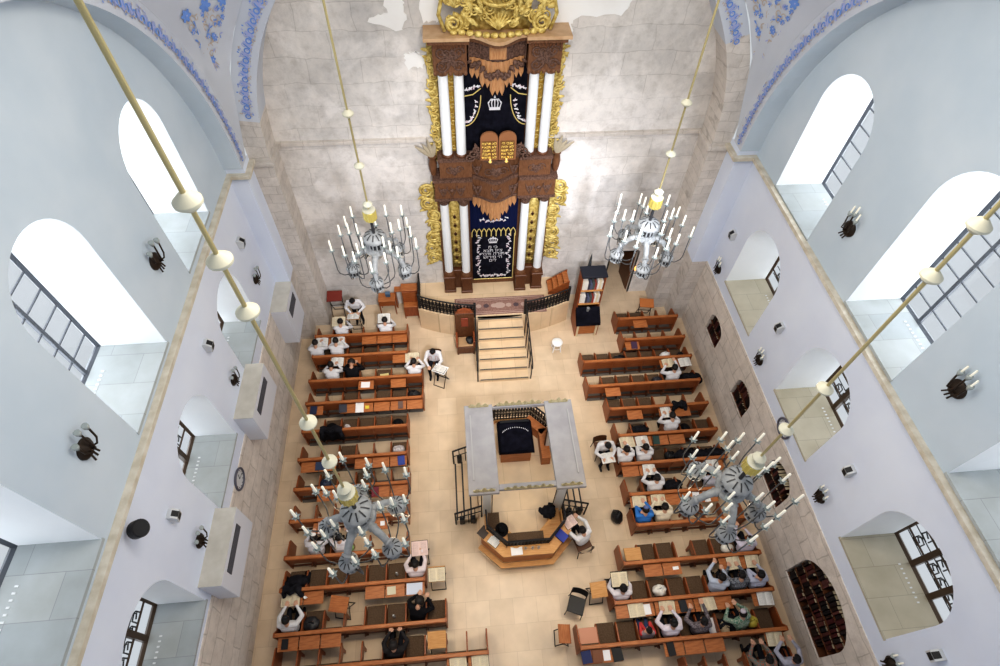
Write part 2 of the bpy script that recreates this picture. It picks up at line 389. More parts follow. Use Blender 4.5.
# painted floral bands on the arches and bouquets on the pendentives
FL = [0]
def lift(P, f, cx, cy):
    """each painted stroke lies a hair above the one before, so that none coincide"""
    FL[0] = (FL[0] + 1) % 40; a, b, c = f(cx, cy), f(cx + .02, cy), f(cx, cy + .02); n_ = (b - a).cross(c - a).normalized()
    if n_.dot(Vector((0, 0, 16)) - a) < 0: n_ = -n_
    return [p + n_ * (.002 + .0004 * FL[0]) for p in P]
def flat(mb, f, cx, cy, pts, m):
    mb.add(lift([f(cx + x, cy + y) for x, y in pts], f, cx, cy), [tuple(range(len(pts)))], m)
def petal(l, w, ang):
    P = []
    for k in range(8):
        a = 2 * PI * k / 8; x, y = l / 2 + l / 2 * math.cos(a), w / 2 * math.sin(a)
        P.append((x * math.cos(ang) - y * math.sin(ang), x * math.sin(ang) + y * math.cos(ang)))
    return P
def ringp(mb, f, cx, cy, r, w, m, a0=0, a1=2 * PI, n=12):
    V = []
    for k in range(n + 1):
        a = a0 + (a1 - a0) * k / n
        V += [f(cx + r * math.cos(a), cy + r * math.sin(a)), f(cx + (r - w) * math.cos(a), cy + (r - w) * math.sin(a))]
    mb.add(lift(V, f, cx, cy), [(2 * k, 2 * k + 1, 2 * k + 3, 2 * k + 2) for k in range(n)], m)
def floral_band(name, f, s0, s1, label):
    """f(s, t): s runs along the band, t across it"""
    mb = MB(); s = s0; k = 0; rr = random.Random(3)
    while s < s1:
        ringp(mb, f, s, -.02, .07, .03, 0); ringp(mb, f, s + .11, .06, .05, .02, 1, 0, PI * 1.4)
        for j in range(3): flat(mb, f, s + .06 + j * .05, -.1, petal(.2, .035, 1.2 + .12 * j), 1 if j else 0)
        for j in range(4): flat(mb, f, s + .14, -.03, petal(.09, .04, rr.uniform(0, 6.28)), 1)
        for j in range(5): flat(mb, f, s + rr.uniform(0, .2), rr.choice((-.12, .12, .13, -.11)), petal(.05, .03, rr.uniform(0, 6.28)), rr.choice((0, 1, 2)))
        ringp(mb, f, s + .05, -.12, .05, .02, 2, 0, PI)
        flat(mb, f, s, -.02, petal(.05, .05, 0), 1)
        s += .235; k += 1
    o = mb.build(name, [BLUE1, BLUE2, TANP]); o['kind'] = 'structure'
for nm, xx, sg in (('trim_10', XLI + .006, 1), ('trim_11', XRI - .006, -1)):
    rm = 6.14
    floral_band(nm, lambda s, t: Vector((xx, CY + (rm + t) * math.cos(s / rm), ZS + (rm + t) * math.sin(s / rm))), .15, 2.9 * 3.2, '')
rm2 = 6.12
floral_band('trim_12', lambda s, t: Vector((CX + (rm2 + t) * math.cos(s / rm2), YE - .006, ZS + (rm2 + t) * math.sin(s / rm2))), 2.66, rm2 * 1.1, '')
floral_band('trim_13', lambda s, t: Vector((CX - (rm2 + t) * math.cos(s / rm2), YE - .006, ZS + (rm2 + t) * math.sin(s / rm2))), 1.05, rm2 * 1.1, '')
def bouquet(name, base, tip, wid):
    rr = random.Random(11); mb = MB()
    base, tip = Vector(base), Vector(tip); up = (tip - base).normalized(); mid = Vector((CX, CY, ZS)); side = up.cross((mid - base).normalized()).normalized()
    kx, ky = wid / .64, (tip - base).length / 1.5
    def f(x, y):
        p = base + side * x * kx + up * y * ky
        return mid + (p - mid).normalized() * (RS - .02)
    def flower(x, y, r, m):
        for k in range(6): flat(mb, f, x, y, petal(r, r * .6, k * PI / 3), m)
        flat(mb, f, x, y, petal(.05, .05, 0), 1)
    for k in range(9): flat(mb, f, 0, .18, petal(.28 + .05 * (k % 2), .03, -PI / 2 + (k - 4) * .22), 1 if k % 2 else 2)
    flower(0, .2, .12, 0)
    for y0, n_, w in ((.42, 3, .16), (.62, 4, .26), (.82, 5, .36), (1.02, 6, .46), (1.22, 7, .55), (1.42, 8, .62)):
        for k in range(n_):
            x = -w + 2 * w * k / (n_ - 1) + rr.uniform(-.04, .04); y = y0 + rr.uniform(-.06, .06)
            c = rr.random()
            if c < .3: flower(x, y, .085, 0)
            elif c < .6: ringp(mb, f, x, y, .085, .03, 2, 0, PI * 1.5)
            else:
                for j in range(3): flat(mb, f, x, y, petal(.13, .045, rr.uniform(0, 6.28)), rr.choice((0, 1, 2)))
            flat(mb, f, x, y - .1, petal(.12, .025, PI / 2 + rr.uniform(-.6, .6)), 2)
    for x, y, r in ((-.2, .55, .09), (.22, .72, .1), (-.66, 1.5, .18), (0, 1.58, .2), (.62, 1.6, .18), (.3, 1.1, .1)): flower(x, y, r, 0)
    o = mb.build(name, [BLUE1, BLUE2, TANP]); o['kind'] = 'structure'
bouquet('trim_14', (7.25, 12.37, 9.60), (6.95, 12.05, 10.92), .42); bouquet('trim_15', (-5.0, 12.21, 9.68), (-4.62, 11.92, 10.98), .40)

# windows: frame, panes, stone sill; the lower ones on the niche side carry an iron grille
WN = 0
DAY = (120, 60)
for side, X, sg, up, lo in (('left', XL, -1, UPL, LOL), ('right', XR, 1, UPR, LOR)):
    for tier, ops in ((0, up), (1, lo)):
        for op in ops:
            WN += 1
            yc, r, s, zc, h = op
            DP = DEP if tier == 0 else LDEP[sg]
            Xg = X + sg * (DP - .06)
            low_r = tier == 1
            fm = mat('dark_brown_frame', (.06, .035, .02), .5) if low_r else mat('slate_frame', (.09, .10, .12), .5)
            root = bpy.data.objects.new('window_%d' % WN, None); COL.objects.link(root); root['kind'] = 'structure'
            P = arch_pts(yc, r, s, zc, h, 24)
            fr = MB(); pw = .055
            fr.tube([(Xg, a, b) for a, b in P] + [(Xg, yc - r, s)], pw, 4)
            def top(y): t = max(0, 1 - ((y - yc) / r) ** 2); return zc + h * math.sqrt(t)
            if tier == 0:
                for k in (-1 / 3., 1 / 3.): fr.box(Xg - .03, Xg + .03, yc + k * r * 1 - .035, yc + k * r + .035, s, top(yc + k * r))
                th = MB()
                for k in range(1, 9):
                    z = s + k * .42
                    hw = r if z < zc else (r * math.sqrt(max(0, 1 - ((z - zc) / h) ** 2)) if z < zc + h else 0)
                    if hw > .1: th.box(Xg - .012, Xg + .012, yc - hw, yc + hw, z - .012, z + .012)
                th.build('glazing_bar', fm, root)
            else:
                for k in (-1 / 3., 1 / 3.): fr.box(Xg - .05, Xg + .05, yc + k * r - .06, yc + k * r + .06, s, top(yc + k * r))
                th = MB()
                for k in range(1, 6):
                    z = s + k * .45
                    hw = r if z < zc else (r * math.sqrt(max(0, 1 - ((z - zc) / h) ** 2)) if z < zc + h else 0)
                    if hw > .1: th.box(Xg - .015, Xg + .015, yc - hw, yc + hw, z - .015, z + .015)
                th.build('glazing_bar', fm, root)
                gb = MB(); gx = Xg + sg * .10; gr = random.Random(WN)
                for a in range(6):
                    for bq in range(7):
                        y = yc - r + .18 + a * (2 * r - .3) / 6 + .1; z = s + .32 + bq * .3
                        if z + .12 > top(y): continue
                        if gr.random() < .85:
                            gb.tube([(gx, y - .1, z), (gx, y - .1, z + .17), (gx, y + .03, z + .19), (gx, y + .07, z + .1), (gx, y - .04, z + .06)], .016, 5)
                            gb.tube([(gx, y + .1, z - .02), (gx, y + .09, z + .15), (gx, y + .0, z + .23)], .016, 5)
                            gb.tube([(gx, y - .07, z - .05), (gx, y + .12, z - .03)], .013, 5)
                for bq in range(8):
                    z = s + .26 + bq * .3; hw = r if z < zc else (r * math.sqrt(max(0, 1 - ((z - zc) / h) ** 2)) if z < zc + h else 0)
                    if hw > .15: gb.box(gx - .008, gx + .008, yc - hw, yc + hw, z - .008, z + .008)
                gb.build('grille', BLACK, root)
            fr.build('window_frame', fm, root)
            MB().add([(Xg + sg * .02, a, b) for a, b in P], [tuple(range(len(P)))]).build('pane', GLASS, root)
            wm = SILL_WARM if (sg > 0 and tier == 1) else SILL
            day = bpy.data.lights.new('daylight', 'AREA'); day.shape = 'RECTANGLE'; day.size = 2 * r; day.size_y = zc + h - s + 1.2; day.energy = DAY[tier] * (.4 if yc < 3 else 1); day.color = (.93, .97, 1.)
            dl = bpy.data.objects.new('daylight', day); COL.objects.link(dl); dl.location = (X + sg * (DP + .25), yc, (s + zc + h) / 2 - .45); dl.rotation_euler = (PI / 2, 0, PI / 2 if sg > 0 else -PI / 2)
            sl = MB().box(min(X, X + sg * DP), max(X, X + sg * DP), yc - r, yc + r, s - .06, s)
            sl.box(min(X - sg * .02, X + sg * .03), max(X - sg * .02, X + sg * .03), yc - r - .02, yc + r + .02, s - .06, s + .005)
            sl.build('window_sill', wm, root)
            vb = MB()
            for k in range(9): vb.box(X + sg * (DP - .34) - .025, X + sg * (DP - .34) + .025, yc - .42 + k * .095, yc - .39 + k * .095, s, s + .012)
            vb.build('sill_vent', WHITE, root)

# ------------------------------------------------------------------ chandeliers
def make_chandelier(loc, a0, label, dz=0):
    Z0 = 6.3
    t = thing('chandelier', label, 'chandelier', (loc[0], loc[1], Z0 + dz), a0, 'brass and grey candle chandeliers')
    z = lambda w: w - Z0
    MB().cyl((0, 0, z(8.0)), (0, 0, z(17.2)), .020, n=10).build('rod', BRASS, t, 'auto')
    for d in (13.46, 12.89, 12.27, 10.26, 9.18, 8.25):
        MB().lathe([(.022, -.07), (.045, -.065), (.10, -.012), (.10, .012), (.04, .07), (.022, .08)], (0, 0, z(d)), 20).build('disc', IVORY, t, 'auto')
    m = MB().lathe([(.11, 0), (.128, .02), (.128, .23), (.11, .25)], (0, 0, z(7.85)), 20)
    m.lathe([(.132, 0), (.132, .02), (.03, .035)], (0, 0, z(8.10)), 20, m=1)
    for k in range(12): a = k * PI / 6; m.cyl((.13 * math.cos(a), .13 * math.sin(a), z(7.87)), (.13 * math.cos(a), .13 * math.sin(a), z(8.08)), .012, n=5)
    m.build('collar', [BRASS_Y, IVORY], t, 'auto')
    MB().cyl((0, 0, z(7.1)), (0, 0, z(7.9)), .032, n=10).build('stem', DARK_M, t, 'auto')
    def dome(mb, c, r, rise, sl, w):
        prof = [(r, -.03), (r * 1.02, 0), (r * .9, rise * .42), (r * .6, rise * .8), (r * .25, rise), (0, rise * 1.02)]
        mb.lathe(prof, c, 24)
        for k in range(sl):
            a = 2 * PI * k / sl; ca, sa = math.cos(a), math.sin(a); P = []
            for rr, zz in ((.36, .96), (.6, .83), (.88, .46)):
                for s_ in (-1, 1): P.append((c[0] + r * rr * ca - s_ * w * sa, c[1] + r * rr * sa + s_ * w * ca, c[2] + rise * zz + .008))
            mb.add(P, [(0, 1, 3, 2), (2, 3, 5, 4)], 1)
    def drum(mb, c, r, h, nb):
        mb.lathe([(r * .8, -h), (r * .8, 0)], c, 16, m=1)
        mb.lathe([(r, -h), (r * 1.05, -h + .02), (r, -h + .035)], c, 20); mb.lathe([(r * .7, -h), (r, -h)], c, 20); mb.lathe([(0, -h - .02), (r * .75, -h)], c, 16)
        for k in range(nb):
            a = 2 * PI * k / nb; mb.cyl((c[0] + r * .95 * math.cos(a), c[1] + r * .95 * math.sin(a), c[2] - h), (c[0] + r * .95 * math.cos(a), c[1] + r * .95 * math.sin(a), c[2]), r * .085, n=5)
    m = MB(); dome(m, (0, 0, z(7.34)), .25, .13, 10, .012); drum(m, (0, 0, z(7.33)), .2, .26, 14); m.build('crown', [GREY_M, DARK_M], t, 'auto')
    m = MB(); P = [(.21 * math.cos(k * PI / 12), .21 * math.sin(k * PI / 12), z(7.02)) for k in range(25)]
    m.tube(P, .055, 8, caps=False); m.lathe([(.0, -.26), (.09, -.24), (.15, -.1), (.17, 0), (.1, .05)], (0, 0, z(7.0)), 16); m.build('hub', GREY_M, t, 'auto')
    pod = None
    for p in range(5):
        a = 2 * PI * p / 5; ca, sa = math.cos(a), math.sin(a)
        m = MB(); Q = [(.12, 7.0), (.27, 7.02), (.42, 6.95), (.545, 6.81), (.60, 6.63)]
        m.tube([(r * ca, r * sa, z(zz)) for r, zz in Q], [.075, .07, .062, .058, .055], 10)
        for i in (1, 3): m.tube([(Q[i][0] * ca, Q[i][0] * sa, z(Q[i][1])), ((Q[i][0] + .035) * ca, (Q[i][0] + .035) * sa, z(Q[i][1] - .012))], [.08, .08], 10)
        m.build('arm', GREY_M, t, 'auto')
        pc = (.60 * ca, .60 * sa, z(6.57))
        m = MB(); dome(m, pc, .16, .1, 10, .009); drum(m, pc, .14, .2, 12); m.build('lamp_pod', [GREY_M, DARK_M], t, 'auto')
        for b in range(5):
            rad, dg_ = ((.94, 4), (.77, 25), (.38, 40), (.57, 44), (.76, -25))[b]; q = a + math.radians(dg_)
            base = Vector(pc); dv = Vector((rad * math.cos(q) - pc[0], rad * math.sin(q) - pc[1])); R = dv.length; cb, sb = dv.x / R, dv.y / R
            m = MB()
            hz = 7.28 + (.05 if b in (2, 3) else (-.03 if b == 0 else 0))
            m.tube([base + Vector((.13 * cb, .13 * sb, -.14)), base + Vector((R * .66 * cb, R * .66 * sb, -.12)), base + Vector((R * .92 * cb, R * .92 * sb, -.02)), base + Vector((R * cb, R * sb, .1)), Vector((pc[0] + R * cb, pc[1] + R * sb, z(hz)))], .012, 6)
            e = Vector((pc[0] + R * cb, pc[1] + R * sb, z(hz)))
            br = m.build('candle_branch', mat('branch_grey', (.09, .095, .10), .5, .3), t, True)
            c = MB(); S = []
            for k in range(12):
                rr = .078 if k % 2 == 0 else .044; aa = k * PI / 6; S.append((rr * math.cos(aa), rr * math.sin(aa), .02 if k % 2 == 0 else .005))
            c.add([tuple(e + Vector(s_)) for s_ in S] + [tuple(e + Vector((0, 0, -.03)))], [((k + 1) % 12, k, 12) for k in range(12)])
            c.lathe([(.024, -.01), (.03, .03)], tuple(e), 8)
            c.build('drip_cup', GLASSCUP, br)
            MB().lathe([(.020, 0), (.020, .30), (.008, .315), (0, .32)], tuple(e), 8).build('candle', CANDLE, br, 'auto')
    return t
make_chandelier((-1.76, 9.0), math.radians(49), 'many-armed candle chandelier hanging before the masonry on the vent-box side of the ark', .2)
make_chandelier((4.27, 9.0), math.radians(45), 'many-armed candle chandelier hanging before the doorway on the niche side of the ark', .22)
make_chandelier((-1.80, 3.13), math.radians(32), 'many-armed candle chandelier hanging over the pews on the vent-box side')
make_chandelier((4.34, 3.13), math.radians(44), 'many-armed candle chandelier hanging over the crowded pews on the niche side')

# ------------------------------------------------------------------ scroll ornament helper
def scroll(mb, c, r, turns, w, plane='xz', flip=1, m=0, n=None, a0=0):
    """a carved volute: a tube wound inwards"""
    n = n or int(14 * turns); P = []; R = []
    for k in range(n + 1):
        f = k / n; a = a0 + flip * 2 * PI * turns * f; rr = r * (1 - .85 * f)
        x, z = rr * math.cos(a), rr * math.sin(a)
        P.append((c[0] + x, c[1], c[2] + z)); R.append(w * (1 - .4 * f))
    mb.tube(P, R, 5, m)
def leaf3(mb, c, l, w, ang, m=0, d=.03):
    ca, sa = math.cos(ang), math.sin(ang); V = []; n = 5
    for k in range(n + 1):
        f = k / n; ww = w * math.sin(PI * (f * .85 + .1)); x, z = l * f, 0
        for s_, yy in ((-1, 0), (0, -d), (1, 0)):
            px, pz = l * f, s_ * ww / 2
            V.append((c[0] + px * ca - pz * sa, c[1] + yy, c[2] + px * sa + pz * ca))
    F = []
    for k in range(n):
        for j in range(2): F.append((k * 3 + j, k * 3 + j + 1, k * 3 + 4 + j, k * 3 + 3 + j))
    mb.add(V, F, m)

# ------------------------------------------------------------------ the ark
ZP = 1.05
AX, AY = 1.19, YB
ark = thing('torah_ark', 'tall carved two-storey wooden ark with white columns and gilded crest against the east masonry', 'ark', (AX, AY, ZP))
def A(): m = MB(); m.M = Matrix.Translation((0, 0, -ZP)); return m       # author in x from the axis, y from the wall, z above floor
A().box(-1.72, 1.72, -.12, 0, ZP, 5.4).box(-1.45, 1.45, -.12, 0, 5.4, 9.8).build('back_panel', WOOD_A, ark)
OFF_L = (-1.51, -.93, .93, 1.51); OFF_U = (-1.31, -.93, .93, 1.31)
for x in OFF_L:
    o = abs(x) > 1.2; yf = -.56 if not o else -.5
    m = A().bbox(x - .2, x + .2, yf - .03, -.06, ZP, ZP + .12, .02).bbox(x - .165, x + .165, yf, -.06, ZP + .12, 1.72, .015).bbox(x - .2, x + .2, yf - .03, -.06, 1.72, 1.84, .02)
    m.build('pedestal', WOOD_D, ark)
    y = yf + .2
    A().lathe([(.175, 1.84), (.18, 1.88), (.15, 1.93), (.16, 1.97), (.138, 2.0)], (x, y, 0), 20).build('column_base', WOOD_A, ark, 'auto')
    A().lathe([(.138, 2.0), (.138, 3.2), (.125, 4.9)], (x, y, 0), 24).build('column', WHITE, ark, 'auto')
    m = A().lathe([(.13, 4.9), (.15, 4.95), (.14, 5.0), (.2, 5.22)], (x, y, 0), 16)
    for k in range(8):
        a = k * PI / 4; m.ball((x + .17 * math.cos(a), y + .17 * math.sin(a), 5.12), (.045, .045, .07), 6, 5)
    m.build('capital', WOOD_AC, ark, 'auto')
def plan(off, yb, yf, bulge, xs, n=12, xin=.66):
    """outline with two breaks over the columns and a swelling centre, y negative to the front"""
    P = [(-xs, -.02), (-xs, yf), (-xin, yf), (-xin, yf + .14)]
    for k in range(n + 1):
        t = -1 + 2 * k / n; P.append((t * (xin - .02), yf + .14 - (bulge) * (math.cos(t * PI) * .5 + .5)))
    return P + [(xin, yf + .14), (xin, yf), (xs, yf), (xs, -.02)]
def solid(nm, pl, z0, z1, m): return A().prism([(a + 0, b) for a, b in pl], z0, z1, 'z').build(nm, m, ark)
solid('entablature', plan(0, 0, -.56, .30, 1.74), 5.25, 5.88, WOOD_A)
solid('entablature_molding', plan(0, 0, -.60, .31, 1.78), 5.86, 5.96, WOOD_AC)
solid('entablature_molding', plan(0, 0, -.59, .30, 1.77), 5.20, 5.28, WOOD_AC)
solid('gallery', plan(0, 0, -.50, .30, 1.56), 5.96, 6.52, WOOD_A)
solid('gallery_molding', plan(0, 0, -.54, .31, 1.60), 6.50, 6.60, WOOD_AC)
m = A(); rr = random.Random(5)
for xc, w, z0, z1, yy in ((-1.15, .26, 6.05, 6.42, -.51), (1.15, .26, 6.05, 6.42, -.51), (0, .42, 6.08, 6.44, -.68), (-.52, .12, 6.0, 6.45, -.46), (.52, .12, 6.0, 6.45, -.46), (-1.5, .12, 5.35, 5.8, -.57), (-1.0, .12, 5.35, 5.8, -.57), (1.5, .12, 5.35, 5.8, -.57), (1.0, .12, 5.35, 5.8, -.57), (0, .16, 5.35, 5.8, -.73), (-.5, .16, 5.3, 5.85, -.5), (.5, .16, 5.3, 5.85, -.5), (-1.25, .06, 5.3, 5.85, -.58), (1.25, .06, 5.3, 5.85, -.58)):
    for s_ in (-1, 1):
        scroll(m, (xc + s_ * w * .5, yy, (z0 + z1) / 2), min(w * .5, (z1 - z0) * .4), 1.4, .02, flip=s_)
        leaf3(m, (xc, yy, z0), (z1 - z0) * .9, w * .5, PI / 2 + s_ * .35)
    m.ball((xc, yy, (z0 + z1) / 2), (.05, .03, .07), 6, 5)
m.build('entablature_carving', WOOD_AC, ark, True)
for x in OFF_U:
    A().lathe([(.16, 6.6), (.165, 6.64), (.13, 6.68)], (x, -.34, 0), 18).build('column_base', WOOD_D, ark, 'auto')
    A().lathe([(.132, 6.66), (.132, 7.6), (.12, 8.92)], (x, -.34, 0), 24).build('column', WHITE, ark, 'auto')
for s_ in (-1, 1):
    m = A().bbox(s_ * 1.12 - .40, s_ * 1.12 + .40, -.56, -.06, 9.02, 9.72, .02)
    for x in (-.2, .2):
        m.lathe([(.125, 8.9), (.17, 9.04)], (s_ * 1.12 + x, -.34, 0), 12)
    for k in range(7): m.ball((s_ * 1.12 - .36 + k * .12, -.55, 9.02), (.05, .03, .06), 6, 5)
    m.build('capital_block', WOOD_A, ark)
    m = A()
    for k in range(2):
        for q_ in (-1, 1): scroll(m, (s_ * 1.12 + q_ * .2, -.57, 9.2 + k * .32), .14, 1.6, .03, flip=q_); scroll(m, (s_ * 1.12 + q_ * .08, -.57, 9.3 + k * .2), .09, 1.4, .025, flip=-q_)
    for k in range(6): leaf3(m, (s_ * 1.12, -.57, 9.37), .26, .1, k * PI / 3 + .3)
    m.build('capital_carving', WOOD_AC, ark, True)
    A().box(s_ * 1.12 - .09, s_ * 1.12 + .09, -.16, -.12, 6.6, 9.0).build('gilded_strip', GOLD_D, ark)
    m = A()
    for k in range(10): scroll(m, (s_ * 1.12, -.18, 6.75 + k * .24), .085, 1.2, .018, flip=1 if k % 2 else -1)
    m.build('gilded_strip', GOLD, ark, True)
solid('cornice', plan(0, 0, -.62, .36, 1.62), 9.72, 9.82, WOOD_A)
solid('cornice', plan(0, 0, -.68, .38, 1.70), 9.82, 9.9, WOOD_AT)
m = A()
for k in range(9): m.box(-1.48 + k * .085, -1.44 + k * .085, -.64, -.58, 9.66, 9.72); m.box(1.44 - k * .085, 1.48 - k * .085, -.64, -.58, 9.66, 9.72)
m.build('dentils', WOOD_D, ark)
def valance(zt, zc, ze, bulge, yf, nm, garland):
    m = A(); n = 11; xin = .66
    for k in range(n):
        t0, t1 = -1 + 2 * k / n, -1 + 2 * (k + 1) / n; tm = (t0 + t1) / 2
        Y = lambda t: yf - bulge * (math.cos(t * PI) * .5 + .5)
        zb = ze + (zc - ze) * (1 - abs(tm)) ** .8 + (.10 if k % 2 else -.0)
        a, b, c = (t0 * xin, Y(t0)), (t1 * xin, Y(t1)), (tm * xin, Y(tm) - .025)
        m.add([(a[0], a[1], zt), (c[0], c[1], zt), (b[0], b[1], zt), (a[0], a[1], zb + .13), (c[0], c[1], zb), (b[0], b[1], zb + .13)], [(0, 1, 4, 3), (1, 2, 5, 4)])
    m.build(nm, WOOD_AL, ark)
    if garland:
        m = A()
        for k in range(15):
            t = -1 + 2 * k / 14; m.ball((t * .6, yf - bulge * (math.cos(t * PI) * .5 + .5) - .06, zt - .32 + .22 * t * t + .1 * math.cos(t * 9)), (.075, .05, .07), 7, 5)
            leaf3(m, (t * .6, yf - bulge * (math.cos(t * PI) * .5 + .5) - .07, zt - .25 + .2 * t * t), .16, .08, -PI / 2 + t)
        m.build('carved_garland', WOOD_AC, ark, True)
        solid('valance_beam', plan(0, 0, -.46, .28, .68), zt, 9.74, WOOD_AC)
        A().bbox(-.2, .2, -.64, -.50, zt + .06, zt + .36, .02).build('valance_panel', WOOD_AL, ark)
valance(9.3, 8.38, 8.85, .28, -.32, 'valance', True)
valance(5.22, 4.28, 4.85, .26, -.34, 'valance', False)
# curtains: gently folded velvet
def drape(nm, x0, x1, z0, z1, y, amp, mt, k=9):
    return A().grid(lambda u, v: (x0 + (x1 - x0) * u, y + amp * math.sin(u * 2 * PI * k), z0 + (z1 - z0) * v), 60, 6).build(nm, mt, ark, True)
uc = drape('upper_curtain', -.80, .80, 6.6, 9.3, -.16, .006, VELVET)
drape('curtain_pelmet', -.74, .74, 3.55, 5.2, -.19, .012, NAVY)
lc = drape('lower_curtain', -.70, .70, 1.38, 3.75, -.24, .004, VELVET)
yq = -.25
m = A(); N = 9
for k in range(N):                                               # scalloped gold edge
    x0, x1 = -.70 + 1.4 * k / N, -.70 + 1.4 * (k + 1) / N; xm = (x0 + x1) / 2
    P = [(x0, yq, 3.42), (x0, yq, 3.6), (x0 + (xm - x0) * .5, yq, 3.7), (xm, yq, 3.76), (x1 - (xm - x0) * .5, yq, 3.7), (x1, yq, 3.6), (x1, yq, 3.42)]
    m.tube(P, .016, 5)
m.tube([(.68, yq, 1.4), (.68, yq, 3.5)], .016, 5); m.tube([(-.68, yq, 1.4), (.68, yq, 1.4)], .014, 5)
m.build('gold_edging', GOLDTH, lc)
def flowers(pts, nm, mts, par, s=.05):
    m = A(); rr = random.Random(9)
    for x, y, z in pts:
        for k in range(5): leaf3(m, (x, y, z), s * rr.uniform(.8, 1.5), s * .7, rr.uniform(0, 6.28), rr.choice((0, 0, 1)), .006)
    m.build(nm, mts, par)
pts = [(sx_ * (.5 + .04 * math.sin(k * 1.9)), yq, 1.68 + k * .105) for sx_ in (-1, 1) for k in range(18)] + [(-.42 + k * .07, yq, 1.56 + .03 * math.sin(k * 2)) for k in range(13)] + [(-.4 + k * .08, yq + .02, 4.0 + .06 * abs(math.sin(k * 1.4)) + .004 * (k - 5) ** 2) for k in range(11)]
flowers(pts, 'embroidered_flowers', [SILVER, PINKTH], lc, .055)
def crown2d(nm, c, w, h, par):
    m = A(); x, y, z = c
    m.box(x - w * .42, x + w * .42, y - .012, y, z, z + h * .22)
    for k in range(5):
        t = -1 + k * .5; m.tube([(x + t * w * .4, y - .006, z + h * .2), (x + t * w * .5, y - .006, z + h * .55), (x + t * w * .28, y - .006, z + h * .85), (x, y - .006, z + h * .8)], w * .045, 5)
        m.ball((x + t * w * .46, y - .006, z + h * (.72 if k % 4 else .6)), w * .07, 6, 5)
    m.ball((x, y - .006, z + h * .98), w * .08, 6, 5); m.box(x - w * .02, x + w * .02, y - .01, y, z + h, z + h * 1.14)
    m.build(nm, SILVER, par)
crown2d('embroidered_crown', (-.02, yq, 3.12), .30, .26, lc)
crown2d('embroidered_crown', (-.02, -.18, 7.82), .34, .36, uc)
TEXTS = []
def text(s, size, loc, par, mt, nm='lettering'):
    cu = bpy.data.curves.new(nm, 'FONT'); cu.body = s[::-1]; cu.size = size; cu.align_x = 'CENTER'; cu.extrude = .003
    o = bpy.data.objects.new(nm, cu); COL.objects.link(o); o.parent = par; o.location = loc; o.rotation_euler = (PI / 2, 0, 0)
    cu.materials.append(mt); TEXTS.append((o, mt, par)); return o
for k, s_ in enumerate(('כי מ', 'ציון תצא', 'תורה ודבר', 'ה׳ מירוש', 'לים')):
    text(s_, .185, (-.02, yq - .008, 2.88 - k * .155 - ZP), lc, SILVER)
# swags on the upper curtain
m = A(); P2 = []
for s_ in (-1, 1):
    arc = []
    for k in range(13):
        a = PI / 2 * k / 12; arc.append((s_ * (.80 - .42 * math.cos(a)), -.18, 8.25 - .02 - .85 * math.sin(a)))
    m.tube(arc, .014, 5); m.tube([(s_ * .80, -.18, 8.22), (s_ * .58, -.18, 8.26), (s_ * .38, -.18, 8.42)], .014, 5)
    for k in range(8): a = PI / 2 * (k + .6) / 8; P2.append((s_ * (.80 - .30 * math.cos(a)), -.18, 8.15 - .68 * math.sin(a)))
    for k in range(6): P2.append((s_ * (.74 - .06 * k), -.18, 8.40 + .018 * k))
m.build('gold_edging', GOLDTH, uc); flowers(P2, 'embroidered_flowers', [SILVER, PINKTH], uc, .05)
# tablets of the law on the gallery
tb = None
for s_, lines in ((1, ('אנכי ה׳', 'לא יהיה', 'לא תשא', 'זכור את', 'כבד את')), (-1, ('לא תרצח', 'לא תנאף', 'לא תגנב', 'לא תענה', 'לא תחמד'))):
    x0 = .05 + s_ * .245
    P = [(x0 - .235, 6.62), (x0 - .235, 7.28)] + [(x0 - .235 * math.cos(PI * k / 12), 7.28 + .2 * math.sin(PI * k / 12)) for k in range(1, 12)] + [(x0 + .235, 7.28), (x0 + .235, 6.62)]
    tb = A().prism(P, -.66, -.60, 'y').build('tablet', mat('tablet_wood', (.27, .12, .055), .5), ark)
    MB().box(x0 - .19, x0 + .19, -.665, -.66, 6.66 - ZP, 7.22 - ZP).build('tablet_panel', mat('tablet_dark', (.16, .075, .025), .5), tb)
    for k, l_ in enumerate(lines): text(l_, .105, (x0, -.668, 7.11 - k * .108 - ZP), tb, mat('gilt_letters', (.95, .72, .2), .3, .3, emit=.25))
for s_ in (-1, 1):
    m = A()
    for k in range(3): scroll(m, (.05 + s_ * (.57 + .1 * k), -.62, 6.95 - .13 * k), .13, 1.4, .035, flip=s_)
    leaf3(m, (.05 + s_ * .5, -.6, 6.65), .5, .14, PI / 2 - s_ * .25)
    m.build('tablet_scroll', WOOD_AC, ark, True)
m = A()
for s_ in (-.17, .27): m.lathe([(.03, 6.6), (.05, 6.63), (.02, 6.66), (.03, 6.72)], (s_, -.74, 0), 10)
m.build('small_lamps', mat('lamp_gold', (.9, .65, .2), .3, .4, emit=.4), ark, True)
